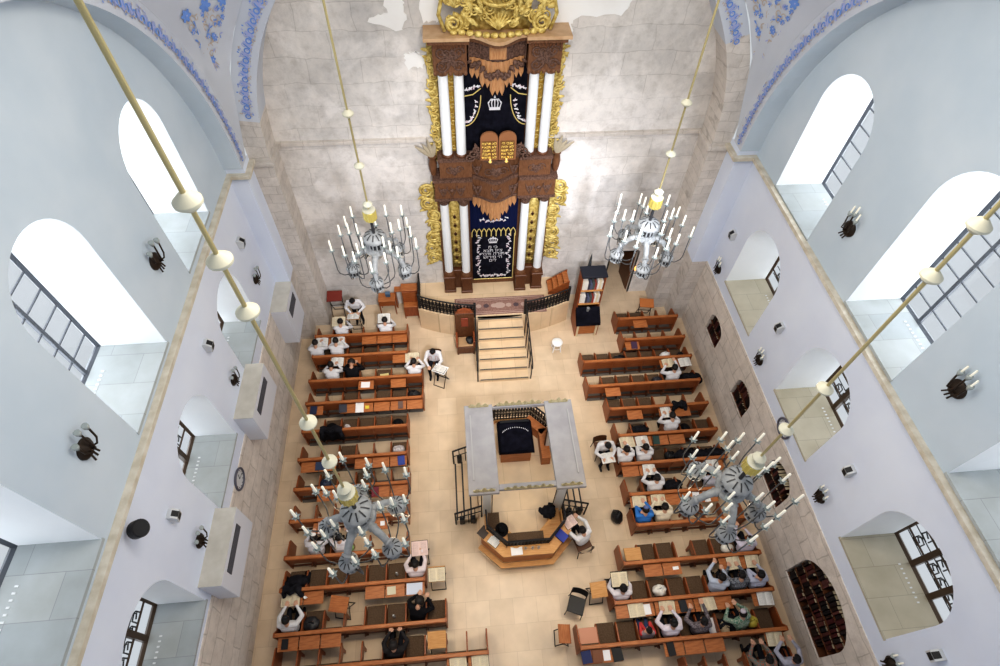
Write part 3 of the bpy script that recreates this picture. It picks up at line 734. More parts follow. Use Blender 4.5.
# gilded crest
m = A(); rr = random.Random(21)
P = [(-1.2, 9.9), (-1.28, 10.2), (-1.2, 10.6), (-.95, 10.95), (-.6, 11.2), (-.3, 11.55), (0, 11.7), (.3, 11.55), (.6, 11.2), (.95, 10.95), (1.2, 10.6), (1.28, 10.2), (1.2, 9.9)]
m.prism([(x * .62, 9.9 + (z - 9.9) * .85) for x, z in P], -.30, -.26, 'y')
for s_ in (-1, 1):
    scroll(m, (s_ * 1.0, -.46, 10.12), .21, 2.2, .05, flip=s_, a0=PI / 2); scroll(m, (s_ * 1.06, -.42, 10.62), .17, 1.8, .045, flip=-s_)
    m.tube([(s_ * 1.2, -.44, 9.95), (s_ * 1.32, -.44, 10.3), (s_ * 1.22, -.44, 10.7), (s_ * .95, -.42, 11.0), (s_ * .62, -.4, 11.1)], .045, 6)
    for k in range(16):
        leaf3(m, (s_ * rr.uniform(.25, 1.15), -.40 - rr.uniform(0, .08), rr.uniform(10.0, 10.95)), rr.uniform(.2, .36), .13, PI / 2 - s_ * rr.uniform(-.4, 1.4), d=.06)
    for k in range(34): scroll(m, (s_ * rr.uniform(.12, 1.2), -.44, rr.uniform(10.05, 11.1)), rr.uniform(.07, .13), 1.6, .028, flip=s_, a0=rr.uniform(0, 6))
for k in range(9):                                               # central shell
    leaf3(m, (0, -.54, 10.02), .36, .08, PI / 2 + (k - 4) * .24, d=.06)
for r_, z_ in ((.34, 10.62), (.30, 10.86), (.24, 11.1)):
    m.tube([(r_ * math.cos(PI + PI * k / 12), -.46 - .1 * math.sin(PI * k / 12), z_ + .1 * math.sin(PI * k / 12) * -1) for k in range(13)], .045, 6)
for k in range(7): leaf3(m, (0, -.44, 10.62), .55, .1, PI / 2 + (k - 3) * .3, d=.06)
for k in range(12):
    t = -1 + 2 * k / 11; m.ball((t * 1.0, -.5 - .2 * (math.cos(t * PI) * .5 + .5), 9.95), (.1, .07, .07), 7, 5)
m.build('gilded_crest', GOLD, ark, True)
# gilded wings beside the columns
for s_ in (-1, 1):
    m = A().box(min(s_ * 1.45, s_ * 1.66), max(s_ * 1.45, s_ * 1.66), -.09, -.03, 6.3, 9.55)
    for k in range(15):
        z_ = 6.35 + k * .215; scroll(m, (s_ * (1.58 + .05 * math.sin(k * 2.1)), -.12, z_), .12, 1.6, .03, flip=s_ if k % 2 else -s_)
        leaf3(m, (s_ * 1.60, -.1, z_), .2, .1, PI / 2 - s_ * (.9 + .5 * math.sin(k)), d=.04)
    m.build('gilded_wing', GOLD, ark, True)
    m = A()
    for k in range(7):
        z_ = 2.4 + k * .47; xx = s_ * (1.92 + .10 * math.sin(k * 1.3 + .6))
        scroll(m, (xx, -.1, z_), .235, 2.3, .05, flip=s_ if k % 2 else -s_, a0=k)
        scroll(m, (s_ * 1.75, -.09, z_ + .22), .13, 1.5, .035, flip=-s_)
        leaf3(m, (s_ * 1.72, -.09, z_ - .1), .42, .16, PI / 2 - s_ * .8, d=.05); leaf3(m, (xx, -.08, z_ - .2), .3, .14, -PI / 2 + s_ * 1.2, d=.05)
    m.prism([(s_ * 1.7, 2.15), (s_ * 1.7, 5.4), (s_ * 1.98, 5.2), (s_ * 1.92, 4.4), (s_ * 2.0, 3.6), (s_ * 1.9, 2.3)], -.07, -.03, 'y')
    m.build('gilded_wing', GOLD, ark, True)
    xp = s_ * 1.22
    m = A().prism([(xp - .15, 2.0), (xp - .15, 4.7), (xp, 5.05), (xp + .15, 4.7), (xp + .15, 2.0)], -.17, -.12, 'y')
    m.tube([(xp - .15, -.18, 2.0), (xp - .15, -.18, 4.7), (xp, -.18, 5.05), (xp + .15, -.18, 4.7), (xp + .15, -.18, 2.0)], .022, 5)
    for k in range(7): scroll(m, (xp - .055, -.18, 2.25 + k * .36), .07, 1.3, .018); scroll(m, (xp + .055, -.18, 2.25 + k * .36), .07, 1.3, .018, flip=-1)
    for k in range(6): m.box(xp - .05, xp + .05, -.19, -.17, 2.40 + k * .36, 2.47 + k * .36, 1); m.box(xp - .02, xp + .02, -.19, -.17, 2.36 + k * .36, 2.52 + k * .36, 1)
    m.build('gilded_panel', [GOLD, WOOD_D], ark, True)
    A().bbox(xp - .14, xp + .14, -.3, -.08, ZP, 1.95, .02).build('pedestal_panel', WOOD_D, ark)
    m = A().lathe([(.07, 5.96), (.1, 6.1), (.12, 6.3), (.09, 6.5), (.12, 6.55)], (s_ * 1.74, -.3, 0), 12)
    m.build('plume_vase', WOOD_A, ark, 'auto')
    m = A()
    for k in range(4): leaf3(m, (s_ * 1.72, -.3, 6.5), .52 + .08 * (k % 2), .13, PI / 2 - s_ * (.05 + .34 * k) + .2 * s_, d=.05)
    m.build('plume', mat('dry_leaf', (.35, .30, .22), .7), ark, True)

# ------------------------------------------------------------------ platform, staircase, railings, rug
ZPL = 1.05
pf = MB(); R_ = 6.2; cyp = 11.68 + R_
front = []
for k in range(25):
    x = -1.45 + 5.25 * k / 24; front.append((x, cyp - math.sqrt(R_ * R_ - (x - CX) ** 2)))
pf.prism([(-1.45, YB)] + front + [(3.8, YB)], 0, ZPL, 'z')
o = pf.build('ark_platform', PLAT); tag(o, 'curved tan stone platform with a bowed front carrying the ark', 'platform')
SX0, SX1 = .50, 2.14
st = thing('staircase', 'flight of tan stone steps with dark edges rising to the ark platform', 'staircase', (1.32, 9.8, 0))
for k in range(7):
    y0 = 9.81 + k * .31; z1 = .15 * (k + 1)
    s_ = MB(); s_.M = Matrix.Translation((-1.32, -9.8, 0)); f = k / 6
    xa, xb = SX0 + .06 * f, SX1 - .06 * f
    s_.box(xa, xb, y0, y0 + .31 if k < 6 else y0 + .12, 0, z1); so = s_.build('step', PLAT, st)
    s_ = MB(); s_.M = Matrix.Translation((-1.32, -9.8, 0)); s_.box(xa + .02, xb - .02, y0 - .010, y0 + .022, z1 - .02, z1 + .005); s_.build('step_edge', mat('step_edge_grey', (.10, .095, .09), .6), so)
def lattice(mb, a, b, z0, z1, step=.10, m=0):
    """dark ornamental railing panel from a to b"""
    a, b = Vector((*a, 0)), Vector((*b, 0)); L = (b - a).length; d = (b - a) / L; n = max(1, int(L / step))
    mb.tube([a + Vector((0, 0, z1)), b + Vector((0, 0, z1))], .028, 6, m); mb.tube([a + Vector((0, 0, z0 + .04)), b + Vector((0, 0, z0 + .04))], .018, 6, m)
    for k in range(n + 1):
        p = a + d * (L * k / n); mb.cyl(p + Vector((0, 0, z0)), p + Vector((0, 0, z1)), .019, n=5, m=m)
        if k < n:
            q_ = a + d * (L * (k + .5) / n); h = z1 - z0
            P = [q_ + d * (.045 * math.cos(t)) + Vector((0, 0, z0 + h * .5 + h * .3 * math.sin(t))) for t in [2 * PI * i / 10 for i in range(11)]]
            mb.tube(P, .015, 4, m, caps=False); mb.tube([q_ - d * .04 + Vector((0, 0, z0 + h * .85)), q_ + Vector((0, 0, z0 + h * .5)), q_ - d * .04 + Vector((0, 0, z0 + h * .15))], .014, 4, m); mb.tube([q_ + d * .04 + Vector((0, 0, z0 + h * .85)), q_ + Vector((0, 0, z0 + h * .5)), q_ + d * .04 + Vector((0, 0, z0 + h * .15))], .014, 4, m)
def fr_y(x): return cyp - math.sqrt(R_ * R_ - (x - CX) ** 2) + .07
for nm, xs, lab in (('l', [-1.40, -1.05, -.7, -.35, 0., .46], 'black ornamental railing along the platform edge beside the high-backed chair'), ('r', [2.18, 2.6, 2.95, 3.3, 3.75], 'black ornamental railing along the platform edge beside the bookcase desk')):
    m = MB(); r0 = thing('railing', lab, 'railing', (xs[0], fr_y(xs[0]), ZPL)); m.M = Matrix.Translation((-xs[0], -fr_y(xs[0]), -ZPL))
    for a, b in zip(xs, xs[1:]): lattice(m, (a, fr_y(a)), (b, fr_y(b)), ZPL, ZPL + .62)
    m.build('railing_panel', BLACK, r0)
    for x in (xs[0], xs[-1]):
        m = MB(); m.M = Matrix.Translation((-xs[0], -fr_y(xs[0]), -ZPL)); m.bbox(x - .04, x + .04, fr_y(x) - .04, fr_y(x) + .04, ZPL, ZPL + .72, .01); m.build('post', BLACK, r0)
    if nm == 'l':
        m = MB(); m.M = Matrix.Translation((-xs[0], -fr_y(xs[0]), -ZPL)); lattice(m, (-1.40, fr_y(-1.4)), (-1.40, YB - .1), ZPL, ZPL + .62); m.build('railing_panel', BLACK, r0)
for x, x2, lab in ((.44, .46, 'slim black handrail of the ark stairs on the high-backed chair side'), (2.22, 2.18, 'slim black handrail of the ark stairs on the white stool side')):
    r0 = thing('handrail', lab, 'handrail', (x, 9.75, 0)); T = Matrix.Translation((-x, -9.75, 0))
    m = MB(); m.M = T; m.tube([(x, 9.75, .75), (x, 9.85, .95), (x2, 11.6, 1.75), (x2, 11.72, 1.72)], .024, 6); m.build('rail', BLACK, r0)
    m = MB(); m.M = T; m.tube([(x, 9.83, .5), (x2, 11.6, 1.35)], .012, 5); m.build('lower_rail', BLACK, r0)
    for k in range(5):
        y = 9.85 + k * .42; z0 = .15 * max(0, min(7, 1 + int((y - 9.81) / .31))) if x > .5 else .15 * max(0, min(7, 1 + int((y - 9.81) / .31)))
        m = MB(); m.M = T; xx = x + (x2 - x) * k / 4; m.cyl((xx, y, 0), (xx, y, .97 + .46 * (y - 9.85)), .018, n=6); m.build('post', BLACK, r0)
RUG = mat('rug_ground', (.22, .12, .10), .95, c2=(.33, .20, .17), scale=26)
m = MB().box(-.2, 2.95, 11.86, 12.62, ZPL, ZPL + .012)
for a, b, c, d in ((-.14, 2.89, 11.9, 11.93), (-.14, 2.89, 12.55, 12.58), (-.14, -.11, 11.9, 12.58), (2.86, 2.89, 11.9, 12.58), (-.02, 2.77, 11.98, 11.995), (-.02, 2.77, 12.48, 12.495)): m.box(a, b, c, d, ZPL, ZPL + .015, 1)
for k in range(11):
    x = .1 + k * .26; P = [(x + .1 * math.cos(2 * PI * i / 8), 12.24 + .09 * math.sin(2 * PI * i / 8)) for i in range(8)]; m.prism(P, ZPL, ZPL + .0145, 'z', 2 if k % 2 else 1)
P = [(1.35 + .2 * math.cos(2 * PI * i / 12), 12.24 + .13 * math.sin(2 * PI * i / 12)) for i in range(12)]; m.prism(P, ZPL, ZPL + .016, 'z', 1)
tag(m.build('rug', [RUG, mat('rug_light', (.45, .33, .29), .95), mat('rug_dark', (.10, .07, .08), .95)]), 'long patterned reddish rug lying before the ark curtain', 'rug')
# small brown library steps on the platform
t = thing('step_stool', 'brown wooden library steps standing on the platform beside the ark columns', 'steps', (3.1, 12.62, ZPL))
for k in range(4):
    x0 = .0 + k * .17; MB().bbox(x0, x0 + .19, 0, .55, .14 * k + .1, .14 * k + .14, .01).build('tread', WOOD_L, t)
    MB().box(x0 + .005, x0 + .165, .03, .06, 0, .14 * k + .1).build('riser_panel', WOOD, t)
for y in (.0, .53): MB().prism([(0, 0), (0, .12), (.7, .66), (.7, 0)], y, y + .03, 'y').build('side_panel', WOOD, t)

# ------------------------------------------------------------------ bimah
BX, BY, ZB = 1.37, 6.05, .48
bm = thing('bimah', 'octagonal wooden reading platform with grey canopy and black lattice rails in mid-hall', 'bimah', (BX, BY, 0))
def B_(): m = MB(); m.M = Matrix.Translation((-BX, -BY, 0)); return m
octo = [(.12, 4.42), (.66, 3.86), (2.02, 3.86), (2.64, 4.42), (2.64, 7.66), (2.1, 8.26), (.66, 8.26), (.12, 7.66)]
B_().prism(octo, 0, .2, 'z').build('base', PLAT, bm)
oc2 = [(BX + (x - BX) * .94, BY + (y - BY) * .96) for x, y in octo]
B_().prism(oc2, .2, ZB, 'z').build('floor_slab', PLAT, bm)
for sg in (-1, 1):
    for k in range(3):
        xe = BX + sg * 1.2; x1 = xe + sg * (.62 - .2 * k); z1 = .12 + .12 * k
        so = B_().box(min(xe, x1), max(xe, x1), 5.2, 6.95, 0, z1).build('step', PLAT, bm)
        B_().box(min(x1, x1 - sg * .045), max(x1, x1 - sg * .045), 5.22, 6.93, z1, z1 + .006).build('step_edge', DARK_M, so)
    for y in (5.16, 6.99):
        m = B_(); P = [(BX + sg * 1.84, y, 0), (BX + sg * 1.84, y, .86), (BX + sg * 1.12, y, 1.32), (BX + sg * 1.12, y, ZB)]
        m.tube(P, .026, 6); m.tube([(BX + sg * 1.84, y, .5), (BX + sg * 1.12, y, .92)], .014, 5)
        for k in range(1, 4): x = BX + sg * (1.84 - .18 * k); m.cyl((x, y, 0), (x, y, .86 + .115 * k), .014, n=5)
        for k in range(2): x = BX + sg * (1.66 - .3 * k); m.bbox(x - .07, x + .07, y - .06, y + .06, .1, .5, .02)
        m.build('stair_rail', BLACK, bm)
def wall_seg(a, b, out, desk=True, LZ=1.12):
    """one side of the octagon: wooden parapet, sloping desk outside, black lattice on top"""
    va, vb = Vector((*a, 0)), Vector((*b, 0)); d = (vb - va).normalized(); nrm = Vector((*out, 0)).normalized()
    q = lambda p, o, z: tuple(p + nrm * o + Vector((0, 0, z)))
    def slab(o0, o1, z0a, z0b, z1a, z1b):                          # cross-section o0..o1, lower z's and upper z's
        m = B_(); V = [q(va, o0, z0a), q(va, o1, z0b), q(va, o1, z1b), q(va, o0, z1a), q(vb, o0, z0a), q(vb, o1, z0b), q(vb, o1, z1b), q(vb, o0, z1a)]
        return m.add(V, [(0, 1, 2, 3), (7, 6, 5, 4), (0, 4, 5, 1), (1, 5, 6, 2), (2, 6, 7, 3), (3, 7, 4, 0)])
    slab(-.04, .04, ZB, ZB, LZ, LZ).build('parapet', WOOD_T, bm)
    m = B_(); lattice(m, a, b, LZ, 1.46, .09)
    m.build('lattice_rail', BLACK, bm)
def offs(P, o):
    """an open outline pushed outwards by o with mitred corners"""
    P = [Vector(p) for p in P]; R = []; cen = Vector((1.39, 5.6))
    nn = []
    for a, b in zip(P, P[1:]):
        d = (b - a).normalized(); v = Vector((d.y, -d.x)); nn.append(v if v.dot(a - cen) > 0 else -v)
    for i, p in enumerate(P):
        if i == 0: R.append(p + nn[0] * o)
        elif i == len(P) - 1: R.append(p + nn[-1] * o)
        else: v = (nn[i - 1] + nn[i]).normalized(); R.append(p + v * (o / v.dot(nn[i])))
    return R
def strip(P, o0, o1, za, zb, h):
    A0, A1 = offs(P, o0), offs(P, o1); m = B_(); V = []
    for a, b in zip(A0, A1): V += [(a.x, a.y, za - h), (b.x, b.y, zb - h), (b.x, b.y, zb), (a.x, a.y, za)]
    F = [(0, 1, 2, 3), tuple(len(V) - 4 + k for k in (3, 2, 1, 0))]
    for i in range(len(P) - 1):
        for k in range(4): F.append((i * 4 + k, i * 4 + 4 + k, i * 4 + 4 + (k + 1) % 4, i * 4 + (k + 1) % 4))
    return m.add(V, F)
S = [(.36, 5.0), (.36, 4.60), (.84, 4.13), (1.94, 4.13), (2.42, 4.60), (2.42, 5.0)]
strip(S[1:5], .04, .25, 1.10, 1.05, .04).build('desk_top', WOOD_T, bm); strip(S[1:5], .20, .23, 1.02, 1.02, .54).build('desk_front', WOOD_L, bm); strip(S[1:5], .23, .36, .40, .40, .05).build('foot_ledge', WOOD_T, bm)
for a, b, out, dk in ((S[0], S[1], (-1, 0), False), (S[1], S[2], (-.7, -.72), True), (S[2], S[3], (0, -1), True), (S[3], S[4], (.7, -.72), True), (S[4], S[5], (1, 0), False)): wall_seg(a, b, out, dk)
Nn = [(.36, 7.05), (.36, 7.55), (.84, 8.06), (1.94, 8.06), (2.42, 7.55), (2.42, 7.02)]
for a, b, out in ((Nn[0], Nn[1], (-1, 0)), (Nn[1], Nn[2], (-.7, .7)), (Nn[2], Nn[3], (0, 1)), (Nn[3], Nn[4], (.7, .7)), (Nn[4], Nn[5], (1, 0))): wall_seg(a, b, out, False, .62)
def bench(a, b, inn, nm, mt, z=.92, w=.34):
    va, vb = Vector((*a, 0)), Vector((*b, 0)); nn = Vector((*inn, 0)).normalized()
    m = B_(); V = []
    for p, o, zz in ((va, 0, ZB), (vb, 0, ZB), (vb, w, ZB), (va, w, ZB), (va, 0, z), (vb, 0, z), (vb, w, z), (va, w, z)): V.append(tuple(p + nn * o + Vector((0, 0, zz))))
    m.add(V, [(3, 2, 1, 0), (4, 5, 6, 7), (0, 1, 5, 4), (1, 2, 6, 5), (2, 3, 7, 6), (3, 0, 4, 7)]); return m.build(nm, mt, bm)
bench((.9, 4.18), (1.86, 4.18), (0, 1), 'bench_seat', CUSH, .9); bench((.42, 4.63), (.86, 4.2), (.7, .7), 'bench_seat', WOOD_T, .88); bench((1.92, 4.2), (2.36, 4.63), (-.7, .7), 'bench_seat', WOOD_T, .88)
bench((.42, 5.1), (.42, 4.66), (1, 0), 'bench_seat', CUSH, .9, .3); bench((2.36, 4.66), (2.36, 5.1), (-1, 0), 'bench_seat', WOOD_T, .9, .3)
bench((2.36, 7.5), (2.36, 6.55), (-1, 0), 'bench_seat', WOOD_L, .94, .26); bench((1.9, 7.98), (2.36, 7.5), (-.7, -.7), 'bench_seat', WOOD_L, .94, .26)
# canopy on pale slab posts
ZC = 3.0
CX0, CX1, CY0, CY1 = -.06, 2.80, 4.86, 7.28
IX0, IX1, IY0, IY1 = .68, 2.07, 5.14, 7.10
for x0, x1, y0, y1 in ((CX0, IX0, CY0, CY1), (IX1, CX1, CY0, CY1), (IX0, IX1, CY0, IY0), (IX0, IX1, IY1, CY1)):
    wide = x1 - x0 < .8
    b = B_().bbox(x0, x1, y0 + (0 if wide else .07), y1 - (0 if wide else .07), ZC - .12, ZC, .01); bo = b.build('canopy_beam', CANOPY, bm)
    if wide:
        xo = x0 if x0 < 1 else x1; sgn = 1 if x0 < 1 else -1
        l_ = B_(); l_.box(min(xo + sgn * .13, xo + sgn * .16), max(xo + sgn * .13, xo + sgn * .16), y0 + .35, y1 - .3, ZC, ZC + .03); l_.build('canopy_rib', mat('canopy_light', (.36, .35, .35), .6), bo)
GC = mat('cresting_gold', (.40, .33, .17), .5, .15, c2=(.52, .46, .30), scale=20)
def cresting(x0, x1, y, n, r=.1):
    m = B_()
    for k in range(n):
        x = x0 + (x1 - x0) * (k + .5) / n; w = (x1 - x0) / n
        scroll(m, (x - w * .22, y, ZC + .08), w * .26, 1.3, .02, flip=1, a0=PI); scroll(m, (x + w * .22, y, ZC + .08), w * .26, 1.3, .02, flip=-1)
        leaf3(m, (x, y, ZC), .24 if k % 2 else .18, .11, PI / 2, d=.03)
    m.box(x0, x1, y - .015, y + .015, ZC, ZC + .03); m.build('gold_cresting', GC, bm, True)
for y in (CY0 + .06, CY1 - .06):
    cresting(IX0 + .12, IX1 - .08, y, 7); cresting(CX0 + .12, IX0 - .1, y, 3); cresting(IX1 + .12, CX1 - .1, y, 3)
PW = mat('pale_post', (.62, .63, .62), .4)
for x, y in ((.40, 5.20), (2.36, 5.20), (.40, 6.96), (2.36, 6.96)):
    B_().bbox(x - .11, x + .11, y - .035, y + .035, ZB, ZC - .12, .008).build('post', PW, bm)
    m = B_(); m.cyl((x - .14, y, ZB), (x - .14, y, ZC - .12), .014, n=6); m.cyl((x + .14, y, ZB), (x + .14, y, ZC - .12), .014, n=6); m.build('post_rod', BLACK, bm)
# covered reading table
t = thing('reading_table', 'wooden reading table under a black velvet cover with silver lettering, inside the bimah', 'table', (1.36, 7.06, ZB))
MB().bbox(-.44, .44, -.36, .40, 0, .92, .015).build('table_base', WOOD_L, t)
m = MB(); V = []
prof = [(-.50, -.50, .52), (-.47, -.46, .82), (-.46, -.45, .95)]
ring = lambda sx_, y0, z0, y1, z1: [(-sx_, y0, z0), (sx_, y0, z0), (sx_, y1, z1), (-sx_, y1, z1)]
V = ring(.51, -.46, .78, .50, .84) + ring(.46, -.46, .93, .47, 1.03) + ring(.44, -.44, .96, .45, 1.06)
m.add(V, [(0, 1, 5, 4), (1, 2, 6, 5), (2, 3, 7, 6), (3, 0, 4, 7), (4, 5, 9, 8), (5, 6, 10, 9), (6, 7, 11, 10), (7, 4, 8, 11), (8, 9, 10, 11)])
cv = m.build('velvet_cover', VELVET, t)
m = MB()
for k in range(15):
    a = PI * (.14 + .72 * k / 14); x, y = .40 * math.cos(a), .02 + .22 * math.sin(a); z = .96 + (y + .44) * .112 + .004
    m.box(x - .010, x + .010, y - .014, y + .014, z, z + .006); m.box(x - .018, x - .006, y + .006, y + .014, z, z + .006)
m.build('silver_lettering', SILVER, cv)
MB().bbox(-.42, .42, .38, .46, 1.06, 1.12, .02).build('book_stop', BLACK, t)

# ------------------------------------------------------------------ things on the walls
for k, (y0, y1, z0, z1, d, lab) in enumerate(((10.85, 12.05, 1.42, 2.98, .48, 'white boxed air vent low on the wall, nearest to the ark'), (6.9, 8.5, 2.6, 3.76, .46, 'white boxed air vent between the two lower windows, middle of three'), (3.1, 4.73, 2.6, 3.68, .46, 'white boxed air vent farthest from the ark, beside the lowest arched window'))):
    t = thing('vent_box', lab, 'air vent', (XL, (y0 + y1) / 2, z0), 0, 'boxed air vents on the plaster wall')
    w = (y1 - y0) / 2; h = z1 - z0
    MB().bbox(0, d, -w, w, 0, h, .012).build('box', mat('vent_white', (.66, .68, .74), .6), t)
    MB().box(0, d, -w, w, h, h + .012).build('box_top', mat('vent_top', (.50, .48, .43), .8, c2=(.57, .55, .50), scale=4), t)
    m = MB().box(d, d + .006, -w * .62, w * .62, h * .62, h * .86)
    for j in range(5): m.box(d + .004, d + .016, -w * .62, w * .62, h * (.64 + .045 * j), h * (.655 + .045 * j), 1)
    m.build('slot_grille', [mat('slot_dark', (.03, .03, .04), .7), mat('slot_fin', (.12, .12, .14), .5)], t)
def sconce(side, y, z, lab, s=1.):
    sg = 1 if side == 'L' else -1; X = XL if side == 'L' else XR
    t = thing('wall_sconce', lab, 'wall lamp', (X, y, z), 0 if sg > 0 else PI, 'bronze candle sconces')
    def T(): m = MB(); m.M = Matrix.Scale(s, 4); return m
    m = T(); m.M = m.M @ Matrix.Rotation(PI / 2, 4, 'Y'); m.lathe([(.17, .0), (.17, .03), (.13, .07), (.06, .1), (0, .11)], (0, 0, 0), 20); m.build('back_plate', IRON, t, 'auto')
    for k, (dy, dz, out) in enumerate(((-.13, .28, .10), (.03, .40, .14), (.17, .33, .16))):
        m = T(); e = (out, dy, dz); m.tube([(.08, dy * .25, -.02), (.16, dy * .5, .0), (out, dy * .9, .06), (out + .01, dy, dz - .05), e], .016, 6)
        a = m.build('arm', IRON, t, True)
        T().lathe([(.02, -.05), (.045, .01), (.05, .055), (.04, .055)], e, 10).build('glass_cup', GLASSCUP, a, True)
        if side == 'R': T().lathe([(.018, 0), (.018, .20), (.004, .22)], e, 8).build('candle', CANDLE, a, 'auto')
        T().tube([(.06, dy * .35, -.1), (.1, dy * .5 - .03, -.2)], .016, 6).build('lower_prong', IRON, a)
    return t
SC_L = [('L', (4.03, 8.26), 1., 'bronze three-armed sconce below the great upper windows, beside the black round speaker'), ('L', (7.79, 8.32), 1., 'bronze three-armed sconce between the two upper windows on the vent-box wall'), ('L', (10.97, 4.32), .85, 'small bronze sconce above the vent box nearest to the ark'), ('L', (7.73, 4.23), .85, 'small bronze sconce above the middle vent box'), ('L', (3.92, 4.08), .9, 'small bronze sconce above the vent box farthest from the ark')]
SC_R = [('R', (7.93, 8.20), 1., 'bronze sconce between the two upper windows on the niche wall'), ('R', (4.07, 8.23), 1., 'bronze sconce with three candles under the second upper window of the niche wall'), ('R', (11.34, 3.37), .9, 'small bronze candle sconce closest to the ark on the niche wall'), ('R', (7.87, 3.43), .9, 'small bronze candle sconce just past the niche-wall window nearest to the ark'), ('R', (4.00, 3.48), .9, 'small bronze candle sconce above the arched niche of books, next to the clock window'), ('R', (0.63, 3.41), .9, 'small bronze candle sconce past the ornate lowest window on the niche wall')]
for sd, yz, s, lab in SC_L + SC_R: sconce(sd, yz[0], yz[1], lab, s)
def spk(side, yz, lab):
    X = XL if side == 'L' else XR
    t = thing('wall_speaker', lab, 'speaker', (X, yz[0], yz[1]), 0 if side == 'L' else PI, 'small white wall speakers')
    MB().prism([(0, -.13), (0, .13), (.08, .15), (.18, .06), (.14, -.13)], -.09, .09, 'y').build('housing', mat('speaker_white', (.58, .60, .62), .5), t)
    m = MB(); m.add([(.088, -.055, .148), (.088, .055, .148), (.183, .055, .064), (.183, -.055, .064)], [(0, 1, 2, 3)]); m.add([(.185, -.06, .05), (.185, .06, .05), (.149, .06, -.11), (.149, -.06, -.11)], [(0, 1, 2, 3)])
    m.build('speaker_grille', BLACK, t)
for sd, yz, lab in (('L', (7.60, 5.86), 'small white wall speaker above the middle vent box'), ('L', (3.98, 5.44), 'small white wall speaker beside the sconce over the vent box farthest from the ark'), ('L', (11.00, 5.67), 'small white wall speaker over the vent box nearest to the ark'), ('R', (7.89, 4.87), 'small white wall speaker between the lower windows of the niche wall'), ('R', (4.04, 4.89), 'small white wall speaker beyond the clock on the niche wall'), ('R', (11.36, 4.79), 'small white wall speaker nearest to the ark on the niche wall'), ('R', (0.62, 4.85), 'small white wall speaker beside the ornate lowest window')): spk(sd, yz, lab)
t = thing('round_speaker', 'round black loudspeaker set at the string course beside the upper windows', 'speaker', (XL + .26, 3.33, 6.72))
m = MB(); m.M = Matrix.Rotation(PI / 3.2, 4, 'Y'); m.lathe([(.15, -.12), (.15, .02), (.13, .04), (0, .03)], (0, 0, 0), 20); m.build('speaker_body', BLACK, t, 'auto')
for sd, yz, lab in (('L', (5.76, 2.82), 'round grey wall clock beside the lower window on the vent-box wall'), ('R', (5.89, 3.25), 'round grey-rimmed wall clock under the niche-wall window behind the hanging rod')):
    X = XL if sd == 'L' else XR
    t = thing('wall_clock', lab, 'clock', (X, yz[0], yz[1]), 0 if sd == 'L' else PI)
    def T(): m = MB(); m.M = Matrix.Rotation(PI / 2, 4, 'Y'); return m
    m = T(); m.tube([(.26 * math.cos(k * PI / 16), .26 * math.sin(k * PI / 16), .04) for k in range(33)], .03, 6, caps=False); m.build('rim', mat('clock_rim', (.10, .10, .13), .4), t, True)
    T().lathe([(.25, 0), (.25, .03), (0, .031)], (0, 0, 0), 28).build('clock_face', mat('clock_white', (.62, .63, .65), .5), t)
    m = T()
    for k in range(12): a = k * PI / 6; m.box(.2 * math.cos(a) - .012, .2 * math.cos(a) + .012, .2 * math.sin(a) - .012, .2 * math.sin(a) + .012, .03, .036)
    m.build('hour_mark', BLACK, t)
    T().tube([(0, 0, .04), (-.12, .06, .04)], .008, 4).build('hour_hand', BLACK, t); T().tube([(0, 0, .042), (.05, .18, .042)], .006, 4).build('minute_hand', BLACK, t)

# books in the arched niches
BKC = [(.012, .007, .007), (.06, .012, .013), (.022, .010, .007), (.008, .008, .01), (.10, .035, .03), (.015, .008, .01)]
BKM = [mat('binding_%d' % i, c, .5) for i, c in enumerate(BKC)]
BKN = ['black', 'maroon', 'dark brown', 'near-black', 'faded red', 'dark plum']
CREAM = mat('page_edges', (.55, .48, .34), .8)
def std_book(nm, w, h, d, ci):
    m = MB(); m.box(0, d, 0, .008, 0, h); m.box(0, d, w - .008, w, 0, h); m.box(0, .01, 0, w, 0, h); m.box(.012, d - .008, .008, w - .008, .006, h - .008, 1)
    return m.build(nm, [BKM[ci], CREAM])
NN = ['small niche nearest the ark', 'second niche from the ark', 'third niche from the ark', 'large book niche']
rr = random.Random(4); XDW = XR - .025
for ni, (yc, r, s, zc, h) in enumerate(NICH):
    shelves = [s] if ni < 3 else [s, s + .42, s + .84, s + 1.26]
    bc = None
    if ni < 3: shelves = [s, s + .42]
    bt = thing('niche_bookshelf', 'dark wooden shelves built into the ' + NN[ni] + ' in the stone wall', 'bookshelf', (XDW + .05, yc, s))
    for si, zs_ in enumerate(shelves):
        hw = r * (1 if zs_ < zc else math.sqrt(max(.05, 1 - ((zs_ - zc) / h) ** 2))) - .02
        MB().box(0, .36, -hw, hw, zs_ - s, zs_ - s + .025).build('shelf', WOOD_D, bt)
        y = yc + hw - .03; bi = 0
        topz = lambda yy: zc + h * math.sqrt(max(0, 1 - ((yy - yc) / r) ** 2))
        while y > yc - hw + .10 and bi < 20:
            w = rr.uniform(.06, .11) if ni == 3 else rr.uniform(.05, .08); hh = min(rr.uniform(.27, .36), topz(y - w) - zs_ - .05, topz(y) - zs_ - .05); d = rr.uniform(.22, .28); ci = rr.randrange(6)
            if hh > .12 and rr.random() > .06:
                o = std_book('book', w, hh, d, ci); o.location = (XDW + .06 + rr.uniform(-.015, .03), y - w, zs_ + .025)
                tag(o, '%s book, %s from ark end, %s shelf up, %s' % (BKN[ci], ORD[bi], ORD[si], NN[ni]), 'book', 'bound books in the wall niches'); bi += 1
            y -= w + rr.uniform(.002, .012)
    MB().box(.355, .37, -r + .02, r - .02, 0, zc - s).build('back_board', WOOD_D, bt)

